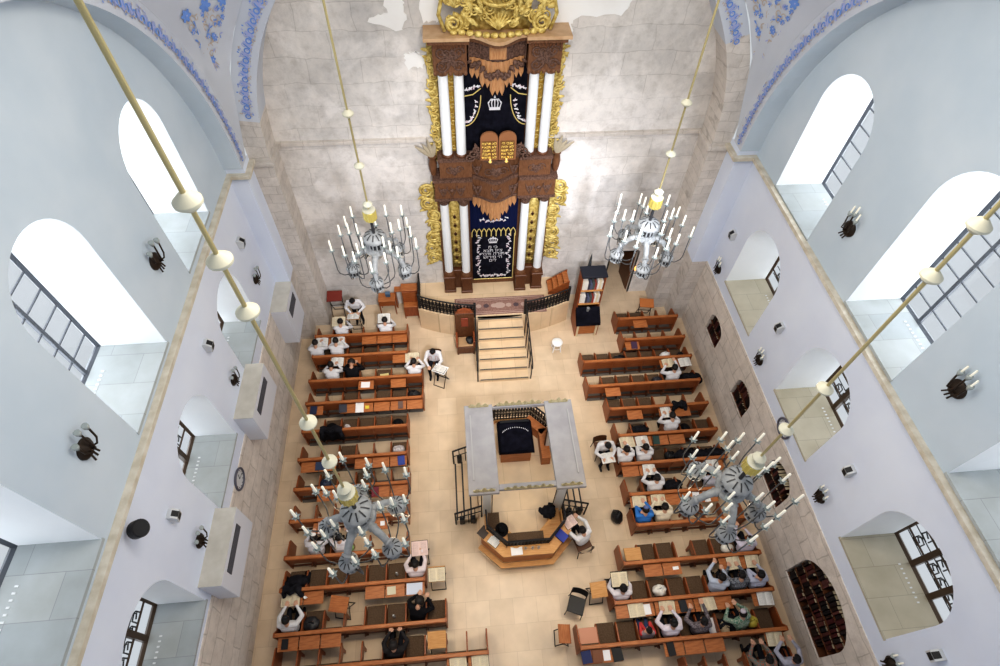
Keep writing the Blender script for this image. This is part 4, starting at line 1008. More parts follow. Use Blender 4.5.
# ------------------------------------------------------------------ small furniture
def folding_stand(loc, rz, lab, top=None, h=.88, w=.44, d=.36, tilt=.28):
    top = top or WOOD_T
    t = thing('folding_stand', lab, 'book stand', loc, rz)
    m = MB(); m.M = xf((0, 0, h), rx=tilt); m.bbox(-w / 2, w / 2, -d / 2, d / 2, -.012, .012, .006); m.box(-w / 2, w / 2, -d / 2 - .01, -d / 2 + .005, -.01, .03); m.build('stand_top', top, t)
    for s_ in (-1, 1):
        x = s_ * w * .42
        m = MB(); m.tube([(x, -d * .55, .02), (x, d * .35, h - .02)], .012, 6); m.tube([(x, d * .55, .02), (x, -d * .3, h - .06)], .012, 6); m.build('leg', BLACK, t)
    for yy, zz in ((-d * .55, .015), (d * .55, .015), (0, h * .5)): MB().tube([(-w * .45, yy, zz), (w * .45, yy, zz)], .013, 6).build('cross_bar', BLACK, t)
    return t
PAPT = None
def paper_mat(nm, base, ink):
    m, n, l, b = nt(nm); tc = n.new('ShaderNodeTexCoord'); sp = n.new('ShaderNodeSeparateXYZ'); l.new(tc.outputs['Object'], sp.inputs[0])
    cb = n.new('ShaderNodeCombineXYZ'); l.new(sp.outputs[0], cb.inputs[0]); l.new(sp.outputs[1], cb.inputs[1])
    bk = n.new('ShaderNodeTexBrick'); bk.inputs['Scale'].default_value = 1; bk.inputs['Brick Width'].default_value = .09; bk.inputs['Row Height'].default_value = .02; bk.inputs['Mortar Size'].default_value = .004
    bk.inputs['Color1'].default_value = (*ink, 1); bk.inputs['Color2'].default_value = (*[(a + c) / 2 for a, c in zip(ink, base)], 1); bk.inputs['Mortar'].default_value = (*base, 1)
    l.new(cb.outputs[0], bk.inputs[0]); l.new(bk.outputs[0], b.inputs['Base Color']); b.inputs['Roughness'].default_value = .85; b.inputs['Specular IOR Level'].default_value = .1
    return m
PT = {'cream': paper_mat('printed_cream', (.70, .62, .46), (.50, .44, .34)), 'white': paper_mat('printed_white', (.76, .75, .72), (.55, .55, .54)), 'pink': paper_mat('printed_pink', (.72, .56, .52), (.55, .42, .4))}
def open_book(loc, rz, lab, kind='cream', w=.40, d=.31, tilt=0., group=None):
    t = thing('open_book', lab, 'book', loc, rz, group)
    T = Matrix.Rotation(tilt, 4, 'X')
    m = MB(); m.M = T; m.box(-w / 2 - .01, w / 2 + .01, -d / 2 - .008, d / 2 + .008, 0, .008); m.build('cover', BKM[rr.randrange(6)], t)
    for s_ in (-1, 1):
        m = MB(); m.M = T; V = []; n = 8
        for k in range(n + 1):
            f = k / n; x = s_ * f * w / 2; z = .012 + .034 * math.sin(PI * min(1, f * 1.0 + .12)) ** .8
            for y in (-d / 2, d / 2): V += [(x, y, z), (x, y, .008)]
        F = []
        for k in range(n):
            a = k * 4; F += [(a, a + 4, a + 6, a + 2), (a + 1, a + 3, a + 7, a + 5), (a, a + 1, a + 5, a + 4), (a + 2, a + 6, a + 7, a + 3)]
        F += [(n * 4, n * 4 + 1, n * 4 + 3, n * 4 + 2)]
        m.add(V, F); p = m.build('page_block', mat('page_' + kind, {'cream': (.70, .62, .46), 'white': (.76, .75, .72), 'pink': (.72, .56, .52)}[kind], .85), t)
        tx = MB(); tx.M = T; V = []
        for k in range(7):
            f = .14 + .72 * k / 6; x = s_ * f * w / 2; z = .0135 + .034 * math.sin(PI * min(1, f + .12)) ** .8
            V += [(x, -d * .4, z), (x, d * .4, z)]
        tx.add(V, [(2 * k, 2 * k + 2, 2 * k + 3, 2 * k + 1) for k in range(6)]); tx.build('printed_text', PT[kind], p)
    return t
def closed_book(loc, rz, lab, c, w=.2, d=.27, h=.035, tilt=0., name='book', cat='book'):
    t = thing(name, lab, cat, loc, rz); T = Matrix.Rotation(tilt, 4, 'X')
    m = MB(); m.M = T; m.box(-w / 2, w / 2, -d / 2, d / 2, 0, .005); m.box(-w / 2, w / 2, -d / 2, d / 2, h - .005, h); m.box(-w / 2, -w / 2 + .006, -d / 2, d / 2, 0, h); m.build('cover', mat('cover_%.2f_%.2f_%.2f' % c, c, .5), t)
    m = MB(); m.M = T; m.box(-w / 2 + .006, w / 2 - .008, -d / 2 + .008, d / 2 - .008, .005, h - .005); m.build('page_block', CREAM, t); return t
def sheet(loc, rz, lab, c=(.80, .80, .82), w=.21, d=.29, tilt=0., name='paper_sheet', cat='paper'):
    m = MB(); m.M = Matrix.Rotation(tilt, 4, 'X'); m.grid(lambda u, v: ((u - .5) * w, (v - .5) * d, .004 + .012 * abs(u - .5) ** 2 * 4 * (.4 + v)), 6, 4)
    o = m.build(name, mat('sheet_%.2f_%.2f_%.2f' % c, c, .85), None, True); o.location = loc; o.rotation_euler = (0, 0, rz); return tag(o, lab, cat)
def blob(mb, c, r, amp, seed, n=18, k=11, m=0, flat=-1):
    g = random.Random(seed); ph = [(g.uniform(0, 6), g.uniform(0, 6), g.randint(2, 6), g.randint(1, 4)) for _ in range(5)]
    V0 = len(mb.v); mb.ball((0, 0, 0), 1, n, k, m)
    for i in range(V0, len(mb.v)):
        x, y, z = mb.v[i]; a = math.atan2(y, x); b = math.asin(max(-1, min(1, z)))
        s_ = 1 + amp * sum(math.sin(p[2] * a + p[0]) * math.cos(p[3] * b * 2 + p[1]) for p in ph) / 2.5
        mb.v[i] = (c[0] + x * r[0] * s_, c[1] + y * r[1] * s_, c[2] + max(flat, z) * r[2] * s_)
    return mb
def bag(loc, rz, lab, c, r=(.17, .13, .15), name='plastic_bag', cat='bag', seed=1):
    t = thing(name, lab, cat, loc, rz); mt = mat('bag_%.2f_%.2f_%.2f' % c, c, .5, c2=tuple(min(1, k * 1.18 + .008) for k in c), scale=9)
    blob(MB(), (0, 0, r[2] * .8), r, .16, seed, flat=-.8).build('bag_body', mt, t, True)
    for s_ in (-1, 1):
        MB().tube([(s_ * r[0] * .35, -.02, r[2] * 1.5), (s_ * r[0] * .45, 0, r[2] * 2.05), (s_ * r[0] * .12, .03, r[2] * 2.1), (s_ * r[0] * .05, .02, r[2] * 1.6)], .014, 6).build('handle', mt, t, True)
    return t
def hat(loc, rz, lab):
    t = thing('black_hat', lab, 'hat', loc, rz)
    MB().lathe([(.10, .01), (.155, .005), (.175, .022), (.165, .028), (.10, .03)], (0, 0, 0), 24, sy=1.12).build('brim', mat('felt', (.010, .010, .012), .85, spec=.1), t, True)
    MB().lathe([(.105, .01), (.1, .09), (.085, .125), (.04, .118), (0, .105)], (0, 0, 0), 20, sy=1.12).build('hat_crown', MATS['felt'], t, True)
    MB().lathe([(.108, .025), (.106, .05)], (0, 0, 0), 20, caps=False, sy=1.12).build('hat_band', mat('band', (.03, .03, .035), .4), t); return t
def coat(loc, rz, lab, w=.42, hang=False, seed=1, c=(.010, .010, .013)):
    t = thing('folded_coat', lab, 'coat', loc, rz); mt = mat('coat_%.3f_%.3f' % c[:2], c, .9, c2=tuple(k * 2.2 for k in c), scale=8, spec=.1)
    m = MB()
    if hang:                                                       # draped over a back rail: sheet over the rail with folds
        m.grid(lambda u, v: ((u - .5) * w * (1 + .1 * math.sin(v * 5)), -.09 - .03 * math.sin(u * 14 + seed) if v < .5 else .09 + .03 * math.sin(u * 11), (.03 - .55 * (1 - v * 2) ** 1 if v < .45 else (.045 if v < .55 else .03 - .3 * (v * 2 - 1)))), 24, 20)
    else:
        blob(m, (0, 0, .10), (w * .5, .19, .13), .2, seed, flat=-.75); blob(m, (w * .12, -.05, .2), (w * .34, .12, .08), .25, seed + 5)
    m.build('coat_body', mt, t, True)
    for s_ in (-1, 1): MB().tube([(s_ * w * .3, -.02, .16), (s_ * w * .48, .03, .14), (s_ * w * .5, .14, .06), (s_ * w * .36, .2, .03)] if not hang else [(s_ * w * .42, -.1, 0), (s_ * w * .5, -.14, -.2), (s_ * w * .46, -.13, -.42)], [.06, .058, .05, .045][: (4 if not hang else 3)], 8).build('sleeve', mt, t, True)
    MB().tube([(-.08, -.06, .26 if not hang else .06), (0, -.12, .27 if not hang else .08), (.08, -.06, .26 if not hang else .06)], .03, 6).build('collar', mt, t, True); return t
def bottle(loc, lab):
    t = thing('water_bottle', lab, 'bottle', loc)
    MB().lathe([(.032, 0), (.034, .02), (.033, .14), (.014, .19), (.013, .205)], (0, 0, 0), 12).build('bottle_body', mat('clear_plastic', (.55, .57, .6), .1, spec=.8), t, True)
    MB().lathe([(.016, .205), (.016, .23), (0, .231)], (0, 0, 0), 10).build('bottle_cap', WHITEP, t); return t

# ------------------------------------------------------------------ pews
HS = .88                                                         # height of the pews
YL = [11.42, 10.6, 9.67, 8.86, 7.92, 7.03, 6.15, 5.26, 4.32, 3.55, 2.56, 1.8]
YR = [11.46, 10.57, 9.78, 8.85, 8.0, 7.1, 6.2, 5.3, 4.45, 3.5, 2.6, 1.7, .8]
AL = [-1.86, -1.83, -1.36, -1.34, -1.81, -1.8, -1.76, -1.77, -1.77, -1.3, -.78, .2]
AR = [5.44, 5.46, 3.91, 3.92, 4.43, 4.5, 4.39, 4.42, 4.43, 3.86, 3.42, 2.40, 3.0]
WL_, WR_, PIT = -4.92, 7.56, .507
ZD = .80
YL = [y * 1.0075 for y in YL]; YR = [y * 1.0075 for y in YR]
OPEN, DOWN = {}, {}
def slot(side, row, x):
    return int(((AL[row - 1] - x) if side == 'L' else (x - AR[row - 1])) / PIT)
for k, v in {('L', 1): (0, 1, 2), ('L', 2): (0, 3, 4), ('L', 3): (1,), ('L', 4): (0, 1, 2), ('L', 6): (0, 1, 2, 5), ('L', 7): (0, 1, 4), ('L', 9): (), ('L', 10): (1, 2, 5), ('L', 11): (6, 5), ('L', 12): (0, 1), ('R', 1): (1,), ('R', 4): (1,), ('R', 5): (1, 4), ('R', 6): (3,), ('R', 7): (0, 1), ('R', 8): (2, 3), ('R', 10): (1, 2), ('R', 11): (0, 4, 5), ('R', 12): (4, 5, 6)}.items(): OPEN[k] = set(v)
for k, v in {('L', 2): (2, 3), ('L', 3): (2, 4), ('L', 4): (0, 1, 2, 4), ('L', 5): (0, 1, 2, 3), ('L', 6): (0, 3), ('L', 7): (2, 4), ('L', 10): (1, 2, 3, 4, 5), ('L', 11): (0, 1, 2, 3), ('L', 12): (3, 4), ('R', 1): (0, 1), ('R', 3): (0, 1, 2, 3, 4), ('R', 4): (1, 2, 3, 4), ('R', 5): (0, 1, 2), ('R', 6): (1, 4, 5), ('R', 7): (2, 3, 4, 5, 6), ('R', 8): (2,), ('R', 10): (1, 2, 4, 6, 7), ('R', 11): (1, 2, 3, 4), ('R', 12): (1, 2, 3, 5, 7, 8, 9)}.items(): DOWN[k] = set(v)
def on_desk(side, row, x):
    OPEN.setdefault((side, row), set()).add(slot(side, row, x)); return (x, (YL if side == 'L' else YR)[row - 1] - .19, (ZD + .012) * HS)
def on_seat(side, row, x, dy=.25):
    DOWN.setdefault((side, row), set()).add(slot(side, row, x)); return (x, (YL if side == 'L' else YR)[row - 1] + dy, .472 * HS)
SN = {'L': 'vent-box side', 'R': 'niche side'}

# things lying on the reading boards and seats
DT = .10
def db(side, row, x, lab, kind='cream', **k): open_book(on_desk(side, row, x), random.uniform(-.08, .08), lab, kind, tilt=DT, **k)
def dc(side, row, x, lab, c, **k): closed_book(on_desk(side, row, x), random.uniform(-.1, .1), lab, c, tilt=DT, **k)
def ds(side, row, x, lab, c=(.80, .80, .82), **k): sheet(on_desk(side, row, x), random.uniform(-.1, .1), lab, c, tilt=DT, **k)
db('L', 1, -4.72, 'open white folio before the wall-end reader of the second pew, vent-box side', 'white', w=.46, d=.34)
db('L', 1, -4.16, 'open white folio before the second reader from the wall, second pew, vent-box side', 'white', w=.44, d=.34)
db('L', 2, -4.11, 'open white folio at the wall end of the second pew back, vent-box side', 'white')
db('L', 2, -1.68, 'big open cream folio at the aisle end of the second pew, vent-box side', 'cream', w=.46, d=.34)
ds('L', 3, -3.15, 'single white sheet on the back board of the third pew, vent-box side', w=.28, d=.2)
dc('L', 4, -4.68, 'dark blue book at the wall end of the fourth pew back, vent-box side', (.02, .03, .08))
dc('L', 4, -3.79, 'slate grey closed folder on the fourth pew back, vent-box side', (.05, .05, .07), w=.24)
ds('L', 4, -3.28, 'white sheet on the fourth pew back beside the yellow note', w=.25, d=.32)
ds('L', 4, -3.05, 'yellow note on the fourth pew back, vent-box side', (.75, .62, .08), w=.12, d=.1)
dc('L', 4, -2.03, 'brown-grey book on the fourth pew back near the aisle', (.13, .08, .07), w=.15, d=.24)
dc('L', 6, -1.97, 'bright blue book on the sixth pew back at the aisle', (.02, .05, .28), w=.2)
dc('L', 6, -4.28, 'navy folder on the sixth pew back near the wall, under the ivory rod disc', (.03, .05, .11), w=.28, d=.24)
dc('L', 7, -2.68, 'dark red book on the seventh pew back under the chandelier', (.16, .015, .03))
db('L', 8, -3.96, 'open pinkish book on the eighth pew back, vent-box side', 'pink')
ds('L', 8, -2.44, 'white card on the eighth pew back under the chandelier', w=.12, d=.12)
ds('L', 10, -2.15, 'cream booklet on the tenth pew back, vent-box side', (.62, .58, .44), w=.22, d=.19)
ds('L', 10, -1.57, 'pale blue-white paper on the tenth pew back at the aisle end', (.60, .66, .78), w=.40, d=.27)
t = thing('paper_cup', 'small white cup on the tenth pew back, vent-box side', 'cup', on_desk('L', 10, -4.28)); MB().lathe([(.025, 0), (.036, .085), (.03, .08), (.02, .01)], (0, 0, 0), 12).build('cup_body', WHITEP, t, True); MB().tube([(.036, 0, .06), (.06, 0, .05), (.032, 0, .02)], .005, 5).build('cup_handle', WHITEP, t)
db('L', 10, -4.65, 'large open cream folio at the wall end of the tenth pew back, vent-box side', 'cream', w=.46, d=.34)
dc('L', 11, -4.65, 'black case with a white strip behind the eleventh pew, wall end', (.01, .01, .012), w=.15, d=.22)
db('L', 12, -0.53, 'open cream folio at the back of the last pew on the vent-box side', 'cream')
db('L', 12, -0.01, 'open cream folio at the aisle end of the last pew on the vent-box side', 'cream')
db('R', 3, 6.74, 'open cream folio under the pointing hand, third pew back, niche side', 'cream')
db('R', 3, 7.30, 'open white folio at the wall end of the third pew back, niche side', 'white')
dc('R', 2, 5.77, 'dark purple book on the second pew back, niche side', (.06, .03, .07))
db('R', 5, 6.18, 'open white book on the fifth pew back, niche side', 'white', w=.32, d=.36)
db('R', 6, 4.74, 'open cream folio at the aisle end of the sixth pew back, niche side', 'cream', w=.44, d=.34)
db('R', 6, 5.20, 'open off-white folio second from the aisle on the sixth pew back, niche side', 'white', w=.38)
dc('R', 6, 5.63, 'dark green book on the sixth pew back, niche side', (.02, .055, .05))
db('R', 7, 5.19, 'open white book on the seventh pew back, niche side', 'white', w=.36)
db('R', 7, 7.09, 'open white book on the seventh pew back behind the chandelier candles', 'white', w=.36)
db('R', 8, 4.69, 'open cream folio before the blue-shirted reader, niche side', 'cream')
db('R', 8, 5.23, 'open cream folio before the cream-shirted reader, niche side', 'cream')
ds('R', 8, 6.32, 'white sheet on the eighth pew back behind the chandelier', w=.2)
ds('R', 8, 6.63, 'pale folded sheet on the eighth pew back nearer the wall', (.72, .72, .70), w=.17)
ds('R', 10, 5.22, 'small white slip on the rail of the tenth pew, niche side', w=.16, d=.08)
db('R', 10, 6.79, 'open cream folio second from the wall on the tenth pew back, niche side', 'cream', w=.36)
db('R', 10, 7.30, 'open cream folio at the wall end of the tenth pew back, niche side', 'cream', w=.36)
db('R', 11, 3.96, 'open cream folio on the eleventh pew back nearest to the aisle', 'cream')
ds('R', 11, 4.24, 'white sheet beside the open folio on the eleventh pew back', w=.17, d=.24)
db('R', 11, 4.75, 'open cream folio under both hands of the white-shirted reader, twelfth pew', 'cream')
dc('R', 11, 5.16, 'black closed folder on the eleventh pew back, niche side', (.012, .014, .02), w=.19)
db('R', 11, 5.80, 'open cream folio before the reader in the patterned shirt', 'cream')
db('R', 11, 7.31, 'open white folio at the wall end of the eleventh pew back', 'white')
dc('R', 12, 2.53, 'navy blue book at the aisle end of the twelfth pew back', (.01, .02, .10), w=.24)
dc('R', 12, 2.79, 'brown book second from the aisle on the twelfth pew back', (.19, .07, .03), w=.24)
ds('R', 12, 3.02, 'white sheet between brown and black books on the twelfth pew back', w=.17, d=.22)
dc('R', 12, 3.28, 'black book with rounded corner on the twelfth pew back', (.01, .01, .012), w=.24, d=.3)
dc('R', 12, 4.60, 'black closed folder behind the white-shirted reader, twelfth pew back', (.012, .012, .015), w=.18, d=.3)
db('R', 12, 7.21, 'open cream folio at the wall end of the twelfth pew back', 'cream')

bag(on_seat('L', 4, -1.64), 0, 'black bag on the aisle seat of the fourth pew, vent-box side', (.008, .008, .01), (.2, .15, .17), 'shoulder_bag', 'bag', 3)
hat(on_seat('L', 5, -2.13), .3, 'black brimmed hat on the aisle seat of the fifth pew')
bag(on_seat('L', 5, -3.67), 0, 'small white bag on a seat of the fifth pew, vent-box side', (.70, .66, .68), (.09, .07, .08), seed=4)
hat(on_seat('L', 5, -4.15), 0, 'black hat on the fifth pew above the hanging black coat')
coat((-4.05, 7.98, .84), 0, 'black coat hung over the back of the fifth pew, vent-box side', .62, True, 2)
sheet(on_seat('L', 3, -2.61), .1, 'yellow sheet on a seat of the third pew, vent-box side', (.80, .72, .35), w=.28, d=.26)
bag(on_seat('L', 6, -2.08), 0, 'white and grey bundle on the aisle seat of the sixth pew', (.50, .47, .48), (.19, .14, .12), 'bundle', 'bundle', 6)
bag(on_seat('L', 7, -4.16), 0, 'navy bag on a wall-end seat of the seventh pew, vent-box side', (.02, .03, .07), (.18, .14, .1), 'shoulder_bag', 'bag', 7)
bag(on_seat('L', 9, -3.32), 0, 'light green bag on the ninth pew seat under the chandelier', (.28, .42, .16), (.12, .1, .1), seed=8)
coat(on_seat('L', 10, -4.60), .2, 'black coat heaped on the wall-end seat of the tenth pew', .62, False, 3)
coat((-4.60, 3.58, .84), 0, 'black coat hung over the back of the tenth pew at the wall end', .45, True, 9)
bottle(on_seat('L', 10, -2.05), 'clear water bottle on a seat of the tenth pew, vent-box side')
bag(on_seat('L', 11, -4.15), .1, 'black laptop bag on the seat beside the wall-end reader, eleventh pew', (.022, .022, .026), (.21, .17, .08), 'laptop_bag', 'bag', 5)
bottle(on_seat('L', 11, -2.10), 'clear water bottle on a seat of the eleventh pew, vent-box side')
bag(on_seat('R', 3, 6.80), 0, 'white plastic bag on a seat of the third pew, niche side', (.72, .73, .74), (.17, .13, .13), seed=11)
bag(on_seat('R', 3, 5.23), 0, 'black soft bag on a seat of the third pew, niche side', (.012, .012, .015), (.21, .13, .11), 'shoulder_bag', 'bag', 12)
bag(on_seat('R', 3, 7.32), 0, 'black pouch on the wall-end seat of the third pew, niche side', (.012, .012, .015), (.12, .1, .1), 'shoulder_bag', 'bag', 13)
bag(on_seat('R', 4, 6.30), 0, 'dark grey bag beside the pointing reader in the fourth pew', (.035, .035, .045), (.17, .14, .1), 'shoulder_bag', 'bag', 14)
coat(on_seat('R', 4, 7.39), 0, 'black coat heaped beside the pointing reader, fourth pew, niche side', .66, False, 5)
hat(on_seat('R', 4, 7.66), 0, 'black hat at the wall end of the fourth pew, niche side')
coat(on_seat('R', 6, 5.28), 0, 'black coat on a seat of the sixth pew near the aisle, niche side', .5, False, 6)
coat((6.62, 8.06, .84), 0, 'black coat over the back of the fifth pew, niche side', .42, True, 4)
hat(on_seat('R', 6, 6.74), 0, 'black hat beside the white-shirted reader, sixth pew, niche side')
for k, (u, v, lab) in enumerate(((5.94, .5, 'black shoulder bag standing on a seat of the seventh pew'), )): bag(on_seat('R', 7, u), 0, lab, (.012, .010, .012), (.13, .16, .16), 'shoulder_bag', 'bag', 15)
coat(on_seat('R', 7, 6.35), .2, 'black coat heaped in the seventh pew next to the black shoulder bag', .5, False, 7)
coat(on_seat('R', 7, 6.91), -.2, 'black coat in the middle of the seventh pew, niche side', .52, False, 8)
coat(on_seat('R', 7, 7.39), .1, 'black coat at the wall end of the seventh pew, behind the candles', .5, False, 10)
coat(on_seat('R', 8, 5.82), 0, 'black coat beside the white-shirted reader in the eighth pew', .5, False, 11)
bag(on_seat('R', 10, 6.83), 0, 'white plastic bag on a seat of the tenth pew under the chandelier', (.70, .68, .62), (.17, .13, .12), seed=17)
bag(on_seat('R', 11, 4.71), 0, 'white plastic bag in the middle of the eleventh pew, niche side', (.76, .75, .70), (.18, .14, .15), seed=18)
sheet(on_seat('R', 12, 5.85), .15, 'white sheet of paper on a seat of the twelfth pew', (.78, .79, .84), w=.22, d=.36)
coat(on_seat('R', 12, 6.31), .3, 'black coat spread beside the green patterned shirt, twelfth pew', .6, False, 12)
bag(on_seat('R', 12, 6.14, .16), .2, 'beige patterned cloth bundle on the twelfth pew', (.42, .33, .22), (.14, .16, .12), 'bundle', 'bundle', 19)
bag(on_seat('R', 12, 6.86), 0, 'yellowish plastic bag on the twelfth pew near the wall', (.50, .42, .07), (.17, .14, .13), seed=20)
bag((4.1, 4.95, 0), .2, 'black backpack standing on the floor at the aisle end of the ninth pew', (.01, .01, .012), (.16, .19, .24), 'backpack', 'bag', 21)
for x, y, lab, mt in ((4.21, 3.76, 'tan wooden tray board laid over the aisle seat of the tenth pew', WOOD_T), (2.67, 1.96, 'pinkish wooden tray board laid over the aisle seat of the twelfth pew', mat('pink_wood', (.52, .24, .15), .5))):
    t = thing('tray_board', lab, 'board', (x, y, .605)); MB().bbox(-.225, .225, -.17, .2, 0, .025, .006).build('board', mt, t); MB().box(-.21, .21, -.17, -.15, .025, .05).build('ledge', mt, t)
    for s_ in (-1, 1): MB().box(s_ * .21 - .01, s_ * .21 + .01, -.15, .18, -.03, 0).build('runner', mt, t)

# people sitting in a pew count as using their seat
SEATED = []
def sit(side, row, x, **k): DOWN.setdefault((side, row), set()).add(slot(side, row, x)); SEATED.append(dict(x=x, y=(YL if side == 'L' else YR)[row - 1] + .18, zs=.415, **k))
Wt, Bk = (.72, .72, .75), (.012, .012, .015)
LB_, LIL = (.50, .56, .68), (.60, .56, .66)
sit('L', 1, -4.06, lab='person in a white shirt reading in the first pew at the wall end', shirt=Wt, lean=28, look=30)
sit('L', 1, -2.58, lab='person in a white shirt reading alone near the aisle in the first pew', shirt=Wt, lean=24, look=30)
sit('L', 2, -4.80, lab='person in a white shirt at the wall end of the second pew, vent-box side', shirt=Wt, lean=30, look=20)
sit('L', 2, -4.15, lab='person in a white shirt second from the wall in the second pew', shirt=Wt, lean=34, look=25)
sit('L', 3, -4.22, lab='person in a white shirt near the wall in the third pew, vent-box side', shirt=Wt, lean=34, look=20)
sit('L', 3, -3.59, lab='person with thick black hair and black coat bowed low in the third pew', shirt=Bk, lean=42, look=45, hairs=1.25)
sit('L', 3, -1.60, lab='person in a white shirt at the aisle end of the third pew, vent-box side', shirt=Wt, lean=26, look=25)
sit('L', 9, -4.15, lab='person in a white shirt and white skullcap under the chandelier, ninth pew', shirt=(.64, .63, .68), lean=34, look=20, kip=(.8, .8, .8))
sit('L', 9, -3.50, lab='dark-haired person in a pale shirt under the chandelier hub, ninth pew', shirt=(.66, .64, .68), lean=30, look=15)
sit('L', 10, -1.52, lab='person in a pale pinkish shirt at the aisle end of the tenth pew', shirt=(.74, .66, .68), lean=22, look=30, raise_=1)
sit('L', 11, -4.59, lab='person in a white shirt holding a big open folio at the wall, eleventh pew', shirt=(.70, .70, .72), lean=18, look=25, hands=.80)
sit('L', 11, -1.51, lab='person in a black coat bent sideways in the eleventh pew near the aisle', shirt=Bk, lean=36, look=40, rz=-.35, hairs=1.2)
sit('L', 12, -2.02, lab='dark-haired person in a dark shirt in the last pew, vent-box side', shirt=(.03, .028, .03), lean=22, look=25, hairs=1.15)
sit('R', 4, 6.74, lab='person in a white shirt stretching an arm to the page, fourth pew, niche side', shirt=Wt, lean=28, look=10, raise_=1)
sit('R', 6, 6.21, lab='person in a white shirt bending over a book in the sixth pew, niche side', shirt=Wt, lean=34, look=25)
sit('R', 7, 4.57, lab='person in a white shirt at the aisle end of the seventh pew, niche side', shirt=Wt, lean=26, look=20, hand_face=1)
sit('R', 7, 5.14, lab='person in a white shirt with hand to face, second seat of the seventh pew', shirt=Wt, lean=28, look=20, hand_face=1)
sit('R', 8, 5.23, lab='broad person in a white shirt in the eighth pew, niche side', shirt=Wt, lean=26, look=15, wide=1.12)
sit('R', 8, 6.90, lab='dark-haired person in a grey-white shirt behind the chandelier, eighth pew', shirt=(.50, .50, .56), lean=32, look=25)
sit('R', 9, 4.69, lab='person in a bright blue shirt and patterned skullcap, ninth pew at the aisle', shirt=(.05, .20, .56), lean=24, look=20, kip=(.12, .16, .35), hand_face=1)
sit('R', 9, 5.24, lab='person in a cream shirt beside the blue-shirted reader', shirt=(.72, .65, .52), lean=28, look=20)
sit('R', 10, 7.25, lab='dark-haired person in a lilac shirt under the chandelier pods, tenth pew', shirt=LIL, lean=20, look=15, raise_=-1)
sit('R', 11, 6.17, lab='person in a light blue shirt with one arm raised to the rail, eleventh pew', shirt=LB_, lean=28, look=10, rz=-.3, raise_=-1)
sit('R', 11, 6.74, lab='person in a dark patterned shirt between two light blue shirts, eleventh pew', shirt=(.05, .055, .07), shirt2=(.30, .32, .36), lean=26, look=25)
sit('R', 11, 7.23, lab='person in a pale lilac-blue shirt at the wall end of the eleventh pew', shirt=(.50, .53, .66), lean=24, look=20, hand_face=1)
sit('R', 11, 3.65, lab='dark-haired person in a white shirt at the aisle end of the eleventh pew', shirt=(.72, .69, .74), lean=20, look=20)
sit('R', 12, 4.12, lab='child in a grey and red shirt and jeans, elbows up, twelfth pew', shirt=(.30, .25, .28), sleeve=(.52, .06, .06), trousers=(.06, .09, .20), lean=8, look=12, size=.82, hand_face=2, hairs=.98)
sit('R', 12, 4.70, lab='person in a white shirt with both hands on an open folio, twelfth pew', shirt=(.70, .66, .74), lean=24, look=20, hands=.79)
sit('R', 12, 5.44, lab='person in a dark striped shirt reaching over the rail, twelfth pew', shirt=(.07, .06, .07), shirt2=(.26, .23, .25), lean=24, look=10, raise_=1)
sit('R', 12, 6.52, lab='person in a green patterned shirt leaning forward, twelfth pew', shirt=(.05, .18, .12), shirt2=(.42, .45, .38), lean=34, look=10, rz=.3, kip=(.5, .45, .5))
sit('R', 13, 7.37, lab='dark-haired person in a grey-blue shirt with raised hands, last pew at the wall', shirt=(.42, .42, .50), lean=10, look=10, hands=.95)
sit('R', 13, 6.73, lab='person in a red and teal patterned top, last pew near the wall', shirt=(.42, .14, .09), shirt2=(.05, .22, .22), lean=20, look=25)

